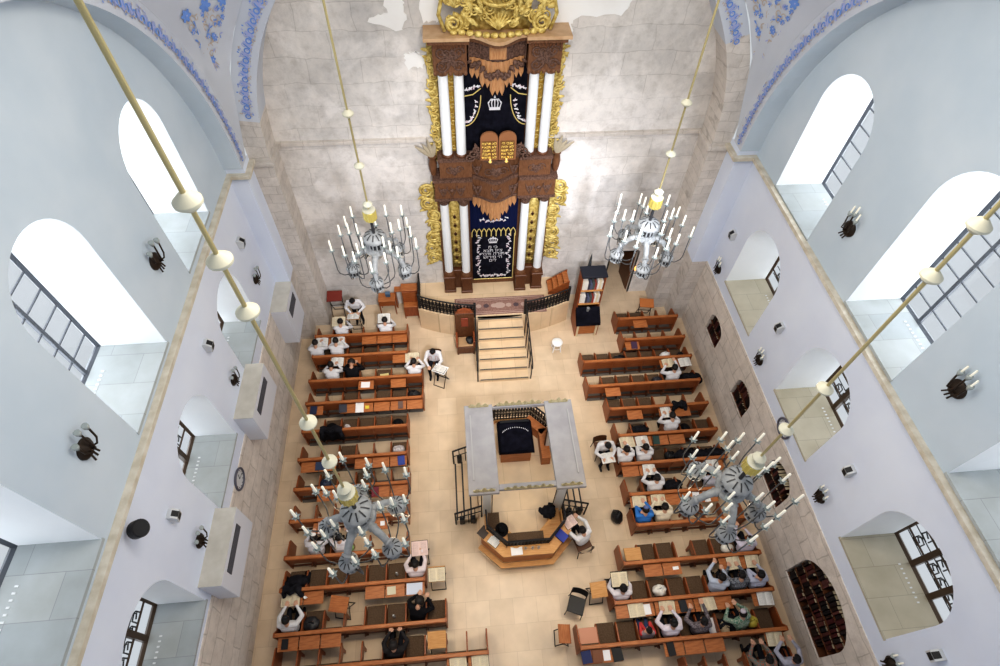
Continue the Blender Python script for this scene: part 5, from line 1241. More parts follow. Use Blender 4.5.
SUP = mat('bench_support', (.10, .035, .016), .5, c2=(.14, .05, .02), scale=5)
ADV = ['first', 'second', 'third', 'fourth', 'fifth', 'sixth', 'seventh', 'eighth', 'ninth', 'tenth', 'eleventh', 'twelfth', 'last']
PART = {}
def shared(key, fn, mt, name, parent, loc):
    """parts that repeat share one mesh"""
    if key not in PART:
        o = fn().build(name, mt, parent); PART[key] = o
    else:
        o = PART[key].copy(); o.name = name; COL.objects.link(o); o.parent = parent
    o.location = loc; return o
def pew(side, row):
    y = (YL if side == 'L' else YR)[row - 1]; xa = (AL if side == 'L' else AR)[row - 1]; xw = WL_ if side == 'L' else WR_
    if side == 'R' and row == 13: xa = 4.9
    sg = -1 if side == 'L' else 1; x0, x1 = min(xa, xw), max(xa, xw)
    t = thing('pew', 'reddish wooden pew with divided seats on the %s, %s row %s' % (SN[side], ADV[row - 1], 'from the ark' if row < 13 else 'of all'), 'pew', ((x0 + x1) / 2, y, 0), 0, 'wooden pews on the ' + SN[side])
    c = (x0 + x1) / 2; w = (x1 - x0) / 2; t.scale = (1, 1, HS)
    MB().box(-w, w, -.022, .018, .42, .915).build('back_panel', WOOD, t)
    MB().bbox(-w - .01, w + .01, -.045, .045, .90, .955, .012).build('top_rail', WOOD_L, t)
    MB().box(-w + .03, w - .03, -.02, .02, .10, .17).build('stretcher', SUP, t)
    MB().box(-w + .05, w - .05, -.08, .42, .004, .03).build('under_seat_sheet', UNDERSEAT, t) if row < 8 else None  # thin grey-brown sheet on the floor below the seats, rows nearer the ark
    prof = [(-.05, 0), (-.05, .98), (.05, .98), (.14, .76), (.50, .68), (.55, .62), (.55, 0)]
    for x in (-w, w - .035): shared('end', lambda: MB().prism(prof, 0, .035, 'x'), WOOD, 'end_panel', t, (x, 0, 0))
    n = int((x1 - x0) / PIT + .02); op = OPEN.get((side, row), set()); dn = DOWN.get((side, row), set())
    dprof = [(.018, .42), (.018, .86), (.10, .70), (.46, .66), (.53, .60), (.51, .52), (.44, .38), (.42, .0), (.36, .0), (.36, .36)]
    for k in range(n + 1):
        xk = xa + sg * PIT * k - c
        if 0 < k and abs(xk - (xw - c)) > .12:
            shared('div', lambda: MB().prism(dprof, -.017, .017, 'x'), WOOD, 'divider', t, (xk, 0, 0))
            shared('sup', lambda: MB().prism([(-.03, .42), (-.13, .42), (-.07, .22), (-.05, 0), (.06, 0), (.06, .42)], -.02, .02, 'x'), SUP, 'support_leg', t, (xk, 0, 0))
        xm = xa + sg * PIT * (k + .5) - c
        wid = PIT
        if k == n:
            rem = abs(xw - (xa + sg * PIT * n))
            if rem < .2: continue
            xm = xa + sg * (PIT * n + rem / 2) - c; wid = rem
        h = wid / 2 - .025
        if k in dn: shared('cush%.2f' % h, lambda: MB().bbox(-h, h, .05, .55, .40, .47, .02), CUSH, 'seat', t, (xm, 0, 0))
        else: shared('seatup%.2f' % h, lambda: MB().bbox(-h, h, .03, .09, .44, .82, .015), CUSH, 'seat', t, (xm, 0, 0))
        if k in op:
            def f():
                m = MB(); m.M = xf((0, -.195, ZD), rx=DT); return m.bbox(-wid / 2 + .012, wid / 2 - .012, -.15, .15, -.012, .010, .005)
            shared('bopen%.2f' % wid, f, WOOD_L, 'reading_board', t, (xm, 0, 0))
        elif wid > .4:
            shared('bfold', lambda: MB().bbox(-PIT / 2 + .012, PIT / 2 - .012, -.05, -.024, .58, .885, .006), WOOD, 'reading_board', t, (xm, 0, 0))
for r in range(1, 13): pew('L', r)
for r in range(1, 14): pew('R', r)

# free-standing furniture
folding_stand((-4.38, 13.1, 0), 0, 'black folding stand with a dark red top by the masonry corner', mat('dark_red_board', (.20, .03, .02), .5), h=1.0, w=.52, d=.4)
folding_stand((-3.66, 12.15, 0), PI, 'folding stand before the standing white-shirted reader', None, h=.98)
open_book((-3.66, 12.13, 1.0), PI, 'open white folio under the hands of the standing reader by the first pew', 'white', tilt=-.28 * 0 + .28)
folding_stand((-4.15, 12.02, 0), 0, 'folding stand before the wall-end reader of the first pew', None, h=.9)
open_book((-4.15, 12.0, .92), 0, 'open cream folio before the wall-end reader of the first pew', 'cream', w=.44, d=.34, tilt=.28)
folding_stand((-2.63, 12.06, 0), 0, 'folding stand before the lone reader in the first pew', None, h=.9)
open_book((-2.63, 12.04, .92), 0, 'open white folio before the lone reader in the first pew', 'white', w=.42, d=.34, tilt=.28)
folding_stand((-.78, 9.92, 0), PI - .45, 'folding stand in the aisle before the seated reader in the striped shawl', WHITEP, h=.78)
open_book((-.78, 9.91, .80), PI - .45, 'open white folio on the aisle stand near the ark stairs', 'white', w=.36, d=.28, tilt=.28)
folding_stand((-1.42, 4.33, 0), .02, 'black folding stand at the aisle end of the ninth pew', BLACK, h=.9, w=.42)
open_book((-1.42, 4.31, .92), .02, 'open pinkish folio on the black stand before the tenth pew', 'pink', w=.42, d=.36, tilt=.28)
folding_stand((-.99, 3.66, 0), 0, 'folding stand holding an open book in the aisle beside the tenth pew', None, h=.86)
open_book((-.99, 3.64, .88), 0, 'open cream folio on the aisle stand beside the tenth pew', 'cream', w=.42, d=.32, tilt=.28)
folding_stand((-3.42, 3.16, 0), -.2, 'folding stand with a red-brown top behind the tenth pew', WOOD_L, h=.82, w=.46)
folding_stand((-1.02, 2.18, 0), 0, 'tan folding stand behind the aisle end of the eleventh pew', WOOD_T, h=.82, w=.44)
folding_stand((3.10, 2.98, 0), .05, 'tan folding stand standing free in the central aisle', WOOD_T, h=.76, w=.42)
folding_stand((2.07, 2.06, 0), 1.5, 'brown folding stand in the central aisle beside the black chair', WOOD_L, h=.72, w=.42, d=.3)
folding_stand((3.64, 3.16, 0), 0, 'black folding stand at the aisle end of the eleventh pew, niche side', BLACK, h=.9, w=.42)
open_book((3.64, 3.14, .92), 0, 'open cream folio on the black stand before the eleventh pew, niche side', 'cream', w=.42, d=.34, tilt=.28)
folding_stand((6.62, 12.2, 0), -.15, 'orange-topped folding stand behind the first pew on the niche side', mat('orange_board', (.44, .15, .04), .5), h=.8, w=.5, d=.34)
folding_stand((3.20, .95, 0), 0, 'black-topped folding stand behind the twelfth pew, cut by the photo edge', BLACK, h=.8, w=.5)

t = thing('side_table', 'wooden table with open legs against the masonry near the ark', 'table', (-2.6, 13.12, 0))
MB().bbox(-.30, .30, -.2, .2, .74, .78, .008).build('table_top', WOOD_L, t); MB().box(-.27, .27, -.18, -.16, .5, .74).build('apron', WOOD, t)
for x in (-.27, .27):
    for y in (-.17, .17): MB().cyl((x, y, 0), (x, y, .74), .018, .024, 8).build('leg', WOOD, t)
t = thing('charity_box', 'small blue box on the wooden table near the ark', 'box', (-2.55, 13.16, .78)); MB().bbox(-.08, .08, -.06, .06, 0, .16, .01).build('box_body', mat('box_blue', (.05, .10, .17), .5), t); MB().box(-.085, .085, -.065, .065, .16, .18).build('lid', mat('box_lid', (.10, .16, .24), .5), t)
t = thing('cabinet', 'reddish wooden cabinet desk beside the ark platform', 'cabinet', (-1.76, 13.05, 0))
MB().bbox(-.27, .27, -.1, .2, 0, 1.25, .012).build('cabinet_body', WOOD_R, t); MB().bbox(-.29, .29, -.12, .22, 1.25, 1.28, .008).build('top', WOOD_L, t)
MB().bbox(-.25, .25, -.34, -.1, .62, .66, .01).build('shelf_board', WOOD_L, t); MB().bbox(-.24, .24, -.125, -.10, .70, 1.2, .008).build('door', WOOD, t); MB().bbox(-.24, .24, -.3, -.26, .08, .62, .008).build('front_panel', WOOD_R, t)
for x in (-.25, .22): MB().box(x, x + .03, -.34, -.1, 0, .62).build('side_panel', WOOD, t)
t = thing('low_shelf', 'small wooden wall shelf between the table and the cabinet', 'shelf', (-2.16, 13.3, 0)); MB().bbox(-.16, .16, -.1, .14, .92, .96, .006).build('board', WOOD_L, t); MB().box(-.15, -.12, -.08, .13, 0, .92).build('side_panel', WOOD, t); MB().box(.12, .15, -.08, .13, 0, .92).build('side_panel', WOOD, t)
t = thing('high_backed_chair', 'tall wooden ceremonial chair with tan seat and dark red back by the stairs', 'chair', (.10, 11.22, 0))
MB().bbox(-.30, .30, -.24, .26, .06, .42, .015).build('seat_box', WOOD_D, t); MB().bbox(-.26, .26, -.22, .18, .42, .50, .03).build('seat', mat('tan_seat', (.42, .27, .15), .8), t)
MB().bbox(-.32, .32, .20, .28, .06, 1.72, .015).build('backrest', WOOD_D, t); MB().bbox(-.12, .12, .17, .2, 1.05, 1.5, .02).build('back_cushion', mat('red_leather', (.24, .05, .025), .5), t)
for s_ in (-1, 1):
    MB().bbox(s_ * .29 - .03, s_ * .29 + .03, -.24, .24, .42, .74, .01).build('armrest', WOOD_R, t)
    MB().lathe([(.02, 1.72), (.035, 1.78), (.0, 1.84)], (s_ * .28, .24, 0), 10).build('finial', WOOD_D, t)
    for y in (-.2, .22): MB().box(s_ * .27 - .03, s_ * .27 + .03, y - .03, y + .03, 0, .06).build('foot', WOOD_D, t)
m = MB(); m.prism([(-.32, 1.66), (-.22, 1.86), (0, 1.95), (.22, 1.86), (.32, 1.66)], .21, .27, 'y'); m.build('crest', WOOD_R, t)
bag((.24, 11.18, .5), 0, 'black bag on the seat of the tall ceremonial chair', (.01, .01, .012), (.14, .14, .1), 'shoulder_bag', 'bag', 31)
t = thing('plastic_stool', 'white plastic stool standing alone near the ark stairs', 'stool', (3.25, 10.98, 0))
MB().lathe([(.0, .45), (.17, .45), (.19, .43), (.185, .40), (.17, .40)], (0, 0, 0), 24).build('seat', WHITEP, t, True)
for k in range(4):
    a = PI / 4 + k * PI / 2; MB().tube([(.13 * math.cos(a), .13 * math.sin(a), .42), (.2 * math.cos(a), .2 * math.sin(a), 0)], [.028, .018], 6).build('leg', WHITEP, t)
MB().tube([(.165 * math.cos(k * PI / 8), .165 * math.sin(k * PI / 8), .2) for k in range(17)], .009, 5, caps=False).build('brace', WHITEP, t)
# bookcase desk
t = thing('bookcase_desk', 'tall wooden bookcase desk with black covers at the end of the ark platform', 'bookcase', (4.38, 11.88, 0))
for s_ in (-1, 1): MB().bbox(s_ * .38 - .02, s_ * .38 + .02, 0, .42, 0, 2.64, .006).build('side_panel', WOOD_R, t); MB().prism([(-.38, 0), (-.38, .78), (0, 1.12), (0, 0)], s_ * .38 - .02, s_ * .38 + .02, 'x').build('side_panel', WOOD_R, t)
MB().box(-.36, .36, .40, .42, 0, 2.64).build('back_board', WOOD_D, t)
for z in (1.32, 2.0, 2.62): MB().bbox(-.37, .37, 0, .40, z, z + .03, .006).build('shelf', WOOD_L, t)
for z in (1.34, 2.02): MB().box(-.37, .37, -.02, 0, z - .04, z + .01).build('shelf_edge', WOOD_T, t)
MB().bbox(-.36, .36, -.34, -.31, .06, .78, .006).build('front_panel', WOOD_L, t)
for s_ in (-1, 1): MB().box(s_ * .33 - .035, s_ * .33 + .035, -.40, -.35, 0, .8).build('front_post', mat('cream_post', (.62, .52, .36), .6), t)
m = MB(); m.add([(-.43, -.45, .66), (.43, -.45, .66), (.42, -.42, .80), (-.42, -.42, .80), (.41, .0, 1.16), (-.41, .0, 1.16)], [(0, 1, 2, 3), (3, 2, 4, 5)]); m.add([(-.43, -.45, .66), (-.42, -.42, .8), (-.41, 0, 1.16), (-.42, 0, 1.0)], [(0, 1, 2, 3)]); m.add([(.43, -.45, .66), (.42, -.42, .8), (.41, 0, 1.16), (.42, 0, 1.0)], [(3, 2, 1, 0)]); m.build('desk_cover', VELVET, t)
MB().bbox(-.42, .42, -.06, .44, 2.66, 2.76, .02).build('top_cover', mat('top_navy_cloth', (.018, .020, .032), .9), t)
SC_ = [(.72, .70, .64), (.75, .74, .72), (.05, .05, .08), (.10, .12, .2), (.7, .62, .45), (.3, .06, .05), (.08, .1, .1), (.74, .73, .7)]
SNM = ['ivory', 'white', 'black', 'slate blue', 'cream', 'dark red', 'grey-green', 'off-white']
for si, z in enumerate((1.35, 2.03)):
    x = -.34
    for k in range(10):
        ci = (0, 1, 7, 2, 3, 6, 5, 1, 4, 0)[k]; w = .058 if k not in (3, 4, 5, 6) else .07; h = (.40, .42, .38, .30, .27, .32, .26, .40, .42, .39)[k]
        m = MB(); m.box(0, w, 0, .22, 0, h); m.box(.006, w - .006, .01, .225, .006, h - .006, 1); o = m.build('book', [mat('shelfbook_%d' % ci, SC_[ci], .5), CREAM]); o.location = (4.38 + x, 11.90, z)
        tag(o, '%s book, %s from the stairs side on the %s shelf of the bookcase desk' % (SNM[ci], ORD[k], ('lower', 'upper')[si]), 'book', 'books in the bookcase desk'); x += w + .006
t = thing('small_vase', 'small grey metal cup on the black desk cover of the bookcase desk', 'cup', (4.36, 11.78, 1.10)); MB().lathe([(.04, -.05), (.05, .0), (.045, .1), (.055, .13), (.04, .13)], (0, 0, 0), 14).build('cup_body', GREY_M, t, True); MB().tube([(.05, 0, .1), (.085, 0, .06), (.05, 0, .02)], .007, 5).build('cup_handle', GREY_M, t)
t = thing('parasol', 'dark folded pointed parasol leaning behind the bookcase desk', 'umbrella', (4.42, 12.75, 0)); MB().lathe([(.02, .25), (.16, .5), (.13, 1.4), (.03, 2.7), (.0, 2.9)], (0, 0, 0), 10).build('folded_canopy', mat('parasol_grey', (.05, .055, .06), .8), t); MB().cyl((0, 0, 0), (0, 0, .5), .02, n=8).build('pole', DARK_M, t); MB().lathe([(.18, 0), (.18, .04), (.04, .08)], (0, 0, 0), 14).build('foot', DARK_M, t)
d1 = bpy.data.objects.new('door_1', None); COL.objects.link(d1); d1.location = (6.28, YB + .12, 0); d1.rotation_euler = (0, 0, 1.62); d1['kind'] = 'structure'
m = MB().bbox(-.0, .92, -.05, 0, .01, 2.1, .008); m.build('door_leaf', WOOD_D, d1); MB().bbox(.14, .78, -.062, -.05, .2, .95, .01).build('door_panel', mat('door_brown', (.11, .04, .02), .5), d1); MB().bbox(.14, .78, -.062, -.05, 1.1, 1.95, .01).build('door_panel', MATS['door_brown'], d1); MB().tube([(.84, -.05, 1.02), (.84, -.11, 1.02), (.74, -.11, 1.02)], .012, 6).build('door_handle', BRASS, d1)
t = thing('glowing_lamp', 'small orange-glowing lamp on the masonry beside the open door', 'lamp', (6.35, 13.3, 1.35)); MB().lathe([(.03, 0), (.07, .03), (.06, .16), (.03, .18)], (0, 0, 0), 12).build('lamp_shade', mat('amber', (1., .42, .12), .5, emit=1.6), t, True); MB().box(-.03, .03, 0, .15, .05, .09).build('bracket', IRON, t)

def chair(loc, rz, lab, mt, leg, back=.82):
    t = thing('chair', lab, 'chair', loc, rz)
    MB().bbox(-.21, .21, -.20, .21, .43, .47, .012).build('seat', mt, t)
    m = MB(); m.grid(lambda u, v: (-.21 + .42 * u, -.22 - .05 * v - .04 * (1 - (2 * u - 1) ** 2), back - .24 + .24 * v), 8, 3); m.grid(lambda u, v: (-.21 + .42 * u, -.24 - .05 * v - .04 * (1 - (2 * u - 1) ** 2), back - .24 + .24 * v), 8, 3); m.build('backrest', mt, t, True)
    for sx_ in (-1, 1):
        MB().tube([(sx_ * .19, .18, .45), (sx_ * .21, .22, 0)], .013, 6).build('leg', leg, t)
        MB().tube([(sx_ * .20, -.27, back), (sx_ * .20, -.21, .45), (sx_ * .21, -.26, 0)], .013, 6).build('leg', leg, t)
    return t
ch = chair((2.52, 2.72, 0), 2.75, 'black chair with curved back standing empty in the central aisle', BLACK, BLACK)
chair((-.97, 10.56, 0), PI - .1, 'dark chair under the reader in the aisle near the ark stairs', WOOD_D, BLACK, .60)
chair((4.02, 6.98, 0), PI + .1, 'dark chair under the aisle reader beside the seventh pew', WOOD_D, BLACK, .60)
chair((2.94, 4.26, 0), .3, 'low-backed dark chair at the outer corner of the bimah', WOOD_D, BLACK, .62)

# on and in the bimah
hat((.76, 4.62, .90), 0, 'black round hat on the bimah bench next to the lattice rail')
coat((2.06, 4.98, .9), .4, 'black cloth bundle on the bimah bench beside the pale post', .36, False, 41)
closed_book((2.30, 4.28, 1.11), .75, 'royal blue book at the corner of the bimah desk', (.02, .04, .30), w=.24, d=.3)
sheet((1.09, 4.00, 1.09), .03, 'white paper on the outer desk of the bimah', w=.30, d=.22)
open_book((.52, 4.28, 1.09), -.75, 'open white book on the slanting bimah desk', 'white', w=.28, d=.22)
closed_book((.27, 4.54, 1.08), -.8, 'dark leather book on the bimah desk nearest to the stairs', (.05, .035, .03), w=.24, d=.28)
for k, x in enumerate((1.32, 1.50, 1.66)):
    t = thing('glass_tumbler', '%s glass from the white paper on the bimah desk' % ORD[k], 'glass', (x, 4.02, 1.10)); MB().lathe([(.025, 0), (.035, .1), (.03, .1), (.022, .01)], (0, 0, 0), 12).build('glass_body', GLASSCUP, t, True); MB().lathe([(.024, .01), (.03, .06), (0, .061)], (0, 0, 0), 12).build('drink', mat('tea', (.25, .12, .06), .2), t)
open_book((2.58, 4.62, 1.10), .5, 'open pinkish book at the outer corner of the bimah', 'pink', w=.34, d=.28)
bag((2.68, 5.02, .40), 0, 'black bag on the bimah steps beside the stair rail', (.02, .02, .025), (.14, .12, .14), 'shoulder_bag', 'bag', 33)

# ------------------------------------------------------------------ people
PEOPLE = []
def ik(a, b, l1, l2, hint):
    d = b - a; L = min(d.length, l1 + l2 - .005); d.normalize(); x = (l1 * l1 - l2 * l2 + L * L) / (2 * L); h = math.sqrt(max(0, l1 * l1 - x * x))
    hv = hint - d * hint.dot(d); hv.normalize(); return a + d * x + hv * h, a + d * L
def person(lab, x, y, zs=.47, rz=0, lean=25, look=25, shirt=Wt, shirt2=None, sleeve=None, trousers=(.015, .016, .022), hands=.76, raise_=0, hand_face=0, stand=False, kip=(.012, .012, .014), hairs=1., size=1., wide=1.12, reach=.44, spread=.14, z0=0., shawl=False):
    V3 = Vector; lean = lean if stand else max(2, lean - 17); L, H = math.radians(lean), math.radians(lean + look + (0 if stand else 6)); SP = 1. if stand else .90
    caps = []
    def C(a, ra, b, rb, mt): caps.append((V3(a), ra, V3(b), rb, mt))
    hz = .92 if stand else zs + .10
    hip = V3((0, 0, hz)); d = V3((0, math.sin(L), math.cos(L))); X = V3((1, 0, 0))
    P = lambda t, sx_=0, f=0: hip + d * t * SP + X * sx_ + V3((0, math.cos(L), -math.sin(L))) * f
    C(P(0, -.085), .12, P(0, .085), .12, 1); C(P(.08, -.06), .125 * wide, P(.08, .06), .125 * wide, 0)
    C(P(.14, -.062 * wide), .124 * wide, P(.14, .062 * wide), .124 * wide, 0); C(P(.27, -.078 * wide), .12 * wide, P(.27, .078 * wide), .12 * wide, 0)
    C(P(.2, -.065 * wide), .122 * wide, P(.2, .065 * wide), .122 * wide, 0); C(P(.33, -.085 * wide), .115, P(.33, .085 * wide), .115, 0)
    C(P(.43, -.135 * wide), .075, P(.43, .135 * wide), .075, 0)
    C(P(.46), .062, P(.55), .054, 2)
    hd = V3((0, math.sin(H), math.cos(H))); hf = V3((0, math.cos(H), -math.sin(H)))
    hc = P(.535) + hd * .125
    C(hc + hd * .02 - hf * .018, .088, hc + hd * .02 + hf * .015, .084, 2)           # skull
    C(hc - hd * .055 + hf * .03, .058, hc - hd * .075 + hf * .05, .045, 2)           # jaw
    C(hc + hf * .09 + hd * .0, .012, hc + hf * .108 - hd * .025, .016, 2)            # nose
    for s_ in (-1, 1):
        C(hc + X * s_ * .086 + hd * .012, .014, hc + X * s_ * .09 - hd * .022, .011, 2)
        C(hc + X * s_ * .033 + hf * .086 + hd * .012, .0125, hc + X * s_ * .034 + hf * .087 + hd * .012, .0125, 3)
    C(hc - X * .022 + hf * .083 - hd * .052, .010, hc + X * .022 + hf * .083 - hd * .052, .010, 4)
    for s_ in (-1, 1):
        sh = P(.42, s_ * .175 * wide)
        if hand_face and (hand_face == 2 or s_ < 0): tgt = hc + hf * .07 - hd * .09 + X * s_ * .085; hint = V3((s_ * .6, .3, -1))
        elif raise_ == s_: tgt = V3((s_ * .16, max(.5, P(.42).y + .3), .93)); hint = V3((s_ * .5, 0, -1))
        else: tgt = V3((s_ * spread, reach if not stand else .36, hands if not stand else 1.02)); hint = V3((s_ * .8, -.3, -.7))
        el, wr = ik(sh, tgt, .28, .26, hint)
        C(sh, .066, el, .054, 5); C(el, .054, wr, .036, 5)
        fd = (wr - el).normalized(); fw = V3((fd.x * .5 - s_ * .15, fd.y + .3, fd.z * .5 - .1)).normalized() if not hand_face else fd
        sd = fw.cross(V3((0, 0, 1))); sd = sd.normalized() if sd.length > .1 else X; dn_ = V3((0, 0, -1))
        C(wr, .028, wr + fw * .03, .03, 2); C(wr + fw * .035 - sd * .022, .021, wr + fw * .075 - sd * .028, .018, 2); C(wr + fw * .035 + sd * .02, .021, wr + fw * .075 + sd * .028, .018, 2)
        for f_, (o_, l_) in enumerate(((-.04, .06), (-.014, .075), (.012, .07), (.038, .052))):
            b0 = wr + fw * .078 + sd * o_ * .85; b1 = b0 + fw * l_ * .55 + sd * o_ * .25; b2 = b1 + (fw * .75 + dn_ * .55).normalized() * l_ * .45
            C(b0, .0125, b1, .011, 2); C(b1, .011, b2, .0095, 2)
        th = wr + fw * .025 - sd * s_ * .03; C(th, .015, th + (fw * .5 - sd * s_ * .8).normalized() * .045, .0125, 2); C(th + (fw * .5 - sd * s_ * .8).normalized() * .045, .0125, th + (fw * .9 - sd * s_ * .5).normalized() * .075, .0105, 2)
        h0 = hip + X * s_ * .09
        if stand: kn = V3((s_ * .10, .03, .49)); an = V3((s_ * .11, -.02, .085))
        else: kn = V3((s_ * .12, .43, zs + .07)); an = V3((s_ * .12, .40, .09))
        C(h0, .085, kn, .062, 1); C(kn, .060, an, .043, 1); C(an + V3((0, -.03, -.035)), .043, an + V3((0, .13, -.045)), .038, 6)
    t = MB()
    for a, ra, b, rb, mt in caps:
        ax = b - a; ln = ax.length; ax = ax.normalized() if ln > 1e-6 else V3((0, 0, 1)); pr = []
        for k in range(5): q = PI / 2 * k / 4; pr.append((a - ax * ra * math.cos(q), ra * math.sin(q)))
        for k in range(5): q = PI / 2 * (1 - k / 4); pr.append((b + ax * rb * math.cos(q), rb * math.sin(q)))
        t.tube([p for p, _ in pr], [max(r_, .0008) for _, r_ in pr], 12)
    me = bpy.data.meshes.new('person'); me.from_pydata(t.v, [], t.f); o = bpy.data.objects.new('person', me); COL.objects.link(o)
    rm = o.modifiers.new('r', 'REMESH'); rm.mode = 'VOXEL'; rm.voxel_size = .0105; rm.adaptivity = 0
    sm = o.modifiers.new('s', 'SMOOTH'); sm.factor = .5; sm.iterations = 4
    key = '%.3f_%.3f_%.3f' % shirt
    ms = mat('shirt_' + key + ('p' if shirt2 else ''), shirt, .9, c2=shirt2 or tuple(c * .9 for c in shirt), scale=28 if shirt2 else 6, spec=.1)
    sl = ms if sleeve is None else mat('sleeve_%.2f_%.2f_%.2f' % sleeve, sleeve, .9, spec=.1)
    mats = [ms, mat('trousers_%.2f_%.2f_%.2f' % trousers, trousers, .9, spec=.1), SKIN, EYE, LIP, sl, SHOE]
    PEOPLE.append((o, caps, mats))
    o.location = (x, y, z0); o.rotation_euler = (0, 0, rz); o.scale = (size,) * 3
    tag(o, lab, 'person')
    # hair as a fitted cap, open at the face
    Mh = Matrix.Translation(hc) @ Euler((-H, 0, 0)).to_matrix().to_4x4()
    m = MB(); m.ball((0, -.008, .022), (.100 * hairs, .112 * hairs, .104 * hairs), 18, 12)
    keep = [i for i, p in enumerate(m.v) if (p[2] > .075 or p[1] < .03) and p[2] > -.055 + .5 * max(0, p[1] + .02)]
    ks = set(keep); m.f = [f for f in m.f if all(i in ks for i in f)]; m.m = [0] * len(m.f)
    m.v = [tuple(Mh @ Vector(p)) for p in m.v]; m.build('hair', HAIR, o, True)
    m = MB(); m.lathe([(.074, .0), (.066, .022), (.045, .036), (.0, .043)], (0, -.02, .092 + .03 * (hairs - 1)), 16); m.v = [tuple(Mh @ Vector(p)) for p in m.v]; m.build('skullcap', mat('kip_%.2f_%.2f_%.2f' % kip, kip, .9), o, True)
    if shawl:
        m = MB()
        for s_ in (-1, 1): m.grid(lambda u, v: tuple(P(.44 - .40 * v, s_ * (.05 + .10 * u), .128 + .02 * math.sin(u * 9))), 6, 8)
        m.build('prayer_shawl', mat('shawl_striped', (.72, .62, .62), .9, c2=(.5, .36, .38), scale=14, stretch=(1, 1, 6)), o, True)
    return o
for s_ in SEATED: person(**s_)
person(lab='person in a white shirt standing bent over a folding stand before the masonry', x=-3.62, y=12.66, rz=PI, stand=True, lean=18, look=35, shirt=Wt)
person(lab='person in a white shirt and striped shawl seated in the aisle near the ark stairs', x=-.97, y=10.52, rz=PI - .1, lean=22, look=35, shirt=Wt, reach=.45, shawl=True)
person(lab='person in a white shirt and black trousers seated in the aisle by the seventh pew', x=4.02, y=6.94, rz=PI + .1, lean=30, look=35, shirt=Wt, reach=.42, hands=.72)
open_book((4.07, 6.52, .68), PI + .1, 'open white folio on the knees of the aisle reader by the seventh pew', 'white', w=.40, d=.32)
person(lab='person in a white shirt leaning on the outer corner of the bimah over a book', x=2.92, y=4.28, rz=.5, lean=14, look=35, shirt=Wt, hands=1.10, reach=.45)
bpy.context.view_layer.update()
dg = bpy.context.evaluated_depsgraph_get()
for o, caps, mats in PEOPLE:
    me = bpy.data.meshes.new_from_object(o.evaluated_get(dg), preserve_all_data_layers=False, depsgraph=dg)
    n = len(me.polygons); cen = np.empty(n * 3, dtype=np.float64); me.polygons.foreach_get('center', cen); cen = cen.reshape(-1, 3)
    best = np.full(n, 1e9); idx = np.zeros(n, dtype=np.int32)
    for a, ra, b, rb, mt in caps:
        a = np.array(a); b = np.array(b); ab = b - a; L2 = max(ab @ ab, 1e-9); t_ = np.clip(((cen - a) @ ab) / L2, 0, 1)
        dd = np.linalg.norm(cen - a - t_[:, None] * ab, axis=1) - (ra + (rb - ra) * t_) - (.002 if mt in (3, 4) else 0)
        w = dd < best; best[w] = dd[w]; idx[w] = mt
    o.modifiers.clear(); old = o.data; o.data = me; bpy.data.meshes.remove(old)
    me.materials.clear()
    for m_ in mats: me.materials.append(m_)
    me.polygons.foreach_set('material_index', idx); me.polygons.foreach_set('use_smooth', [True] * n); me.update()

for o, mt, par in TEXTS:                                         # lettering becomes plain mesh
    me = bpy.data.meshes.new_from_object(o.evaluated_get(dg), depsgraph=dg); nm = o.name
    q = bpy.data.objects.new('lettering', me); COL.objects.link(q); q.parent = par; q.location = o.location; q.rotation_euler = o.rotation_euler
    if not me.materials: me.materials.append(mt)
    cu = o.data; bpy.data.objects.remove(o); bpy.data.curves.remove(cu)

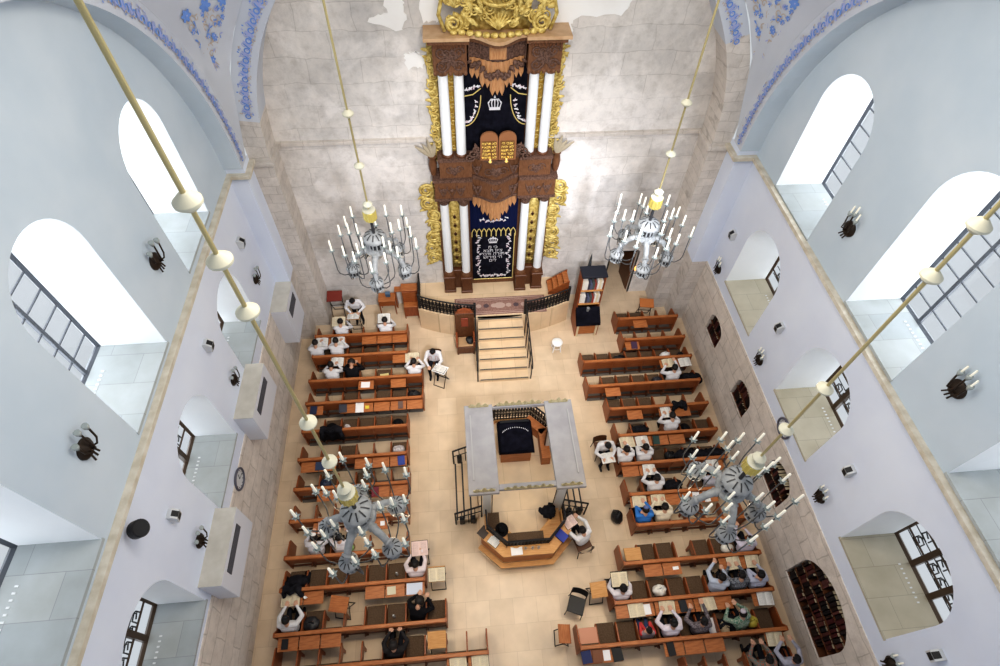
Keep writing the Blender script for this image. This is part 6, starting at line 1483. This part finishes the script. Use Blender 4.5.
# ------------------------------------------------------------------ light and camera
w = bpy.data.worlds.new('sky'); sc.world = w; w.use_nodes = True
bg = w.node_tree.nodes['Background']; bg.inputs[0].default_value = (.90, .95, 1., 1); bg.inputs[1].default_value = .62
def lamp(nm, kind, loc, tgt, e, c=(1, 1, 1), **k):
    l = bpy.data.lights.new(nm, kind); l.energy = e; l.color = c
    for a, b in k.items(): setattr(l, a, b)
    o = bpy.data.objects.new(nm, l); COL.objects.link(o); o.location = loc
    o.rotation_euler = (Vector(tgt) - Vector(loc)).to_track_quat('-Z', 'Y').to_euler(); return o
lamp('ark_spot', 'SPOT', (4.6, 3.5, 12.5), (3.2, 13.4, 4.3), 3800, (.86, .91, 1.), spot_size=.42, spot_blend=.9, shadow_soft_size=.25)
lamp('ark_fill', 'SPOT', (1.2, .5, 13), (1.2, 13.4, 2.6), 4200, (.97, .97, 1.), spot_size=1.0, spot_blend=.8, shadow_soft_size=.4)  # unseen fill spot, added to brighten the lower back wall
for x, y in ((-1.8, 3.13), (4.34, 3.13), (-1.76, 9.0), (4.27, 9.0)):
    lamp('chandelier_downlight', 'SPOT', (x, y, 6.2), (x + (.7 if x < 0 else -.9), y + 1.2, 0), 260, (1., .80, .55), spot_size=1.5, spot_blend=.8, shadow_soft_size=.2)
    for dx in (-.5, .5): lamp('pod_light', 'POINT', (x + dx, y + .1, 6.25), (0, 0, 0), 15, (1., .8, .55), shadow_soft_size=.15)
lamp('hall_wash', 'AREA', (1.2, 5.5, 15.5), (1.2, 6.8, 0), 620, (1., .90, .76), shape='DISK', size=5)

cam = bpy.data.cameras.new('camera'); co = bpy.data.objects.new('camera', cam); COL.objects.link(co); sc.camera = co
cam.sensor_fit = 'HORIZONTAL'; cam.sensor_width = 36; cam.lens = 557.43 * 36 / 1000; cam.clip_start = .1; cam.clip_end = 200
yaw, pitch, roll = 0.113602, 0.931194, -0.0349748
fwd = Vector((math.sin(yaw) * math.cos(pitch), math.cos(yaw) * math.cos(pitch), -math.sin(pitch))); rt = Vector((math.cos(yaw), -math.sin(yaw), 0)); dw = fwd.cross(rt)
r2 = rt * math.cos(roll) + dw * math.sin(roll); d2 = dw * math.cos(roll) - rt * math.sin(roll)
co.matrix_world = Matrix(((r2.x, -d2.x, -fwd.x, 0), (r2.y, -d2.y, -fwd.y, 0), (r2.z, -d2.z, -fwd.z, 16), (0, 0, 0, 1)))
sc.view_settings.view_transform = 'Standard'; sc.view_settings.look = 'Medium High Contrast'; sc.view_settings.exposure = 0; sc.view_settings.gamma = 1
try: sc.cycles.use_denoising = True
except Exception: pass
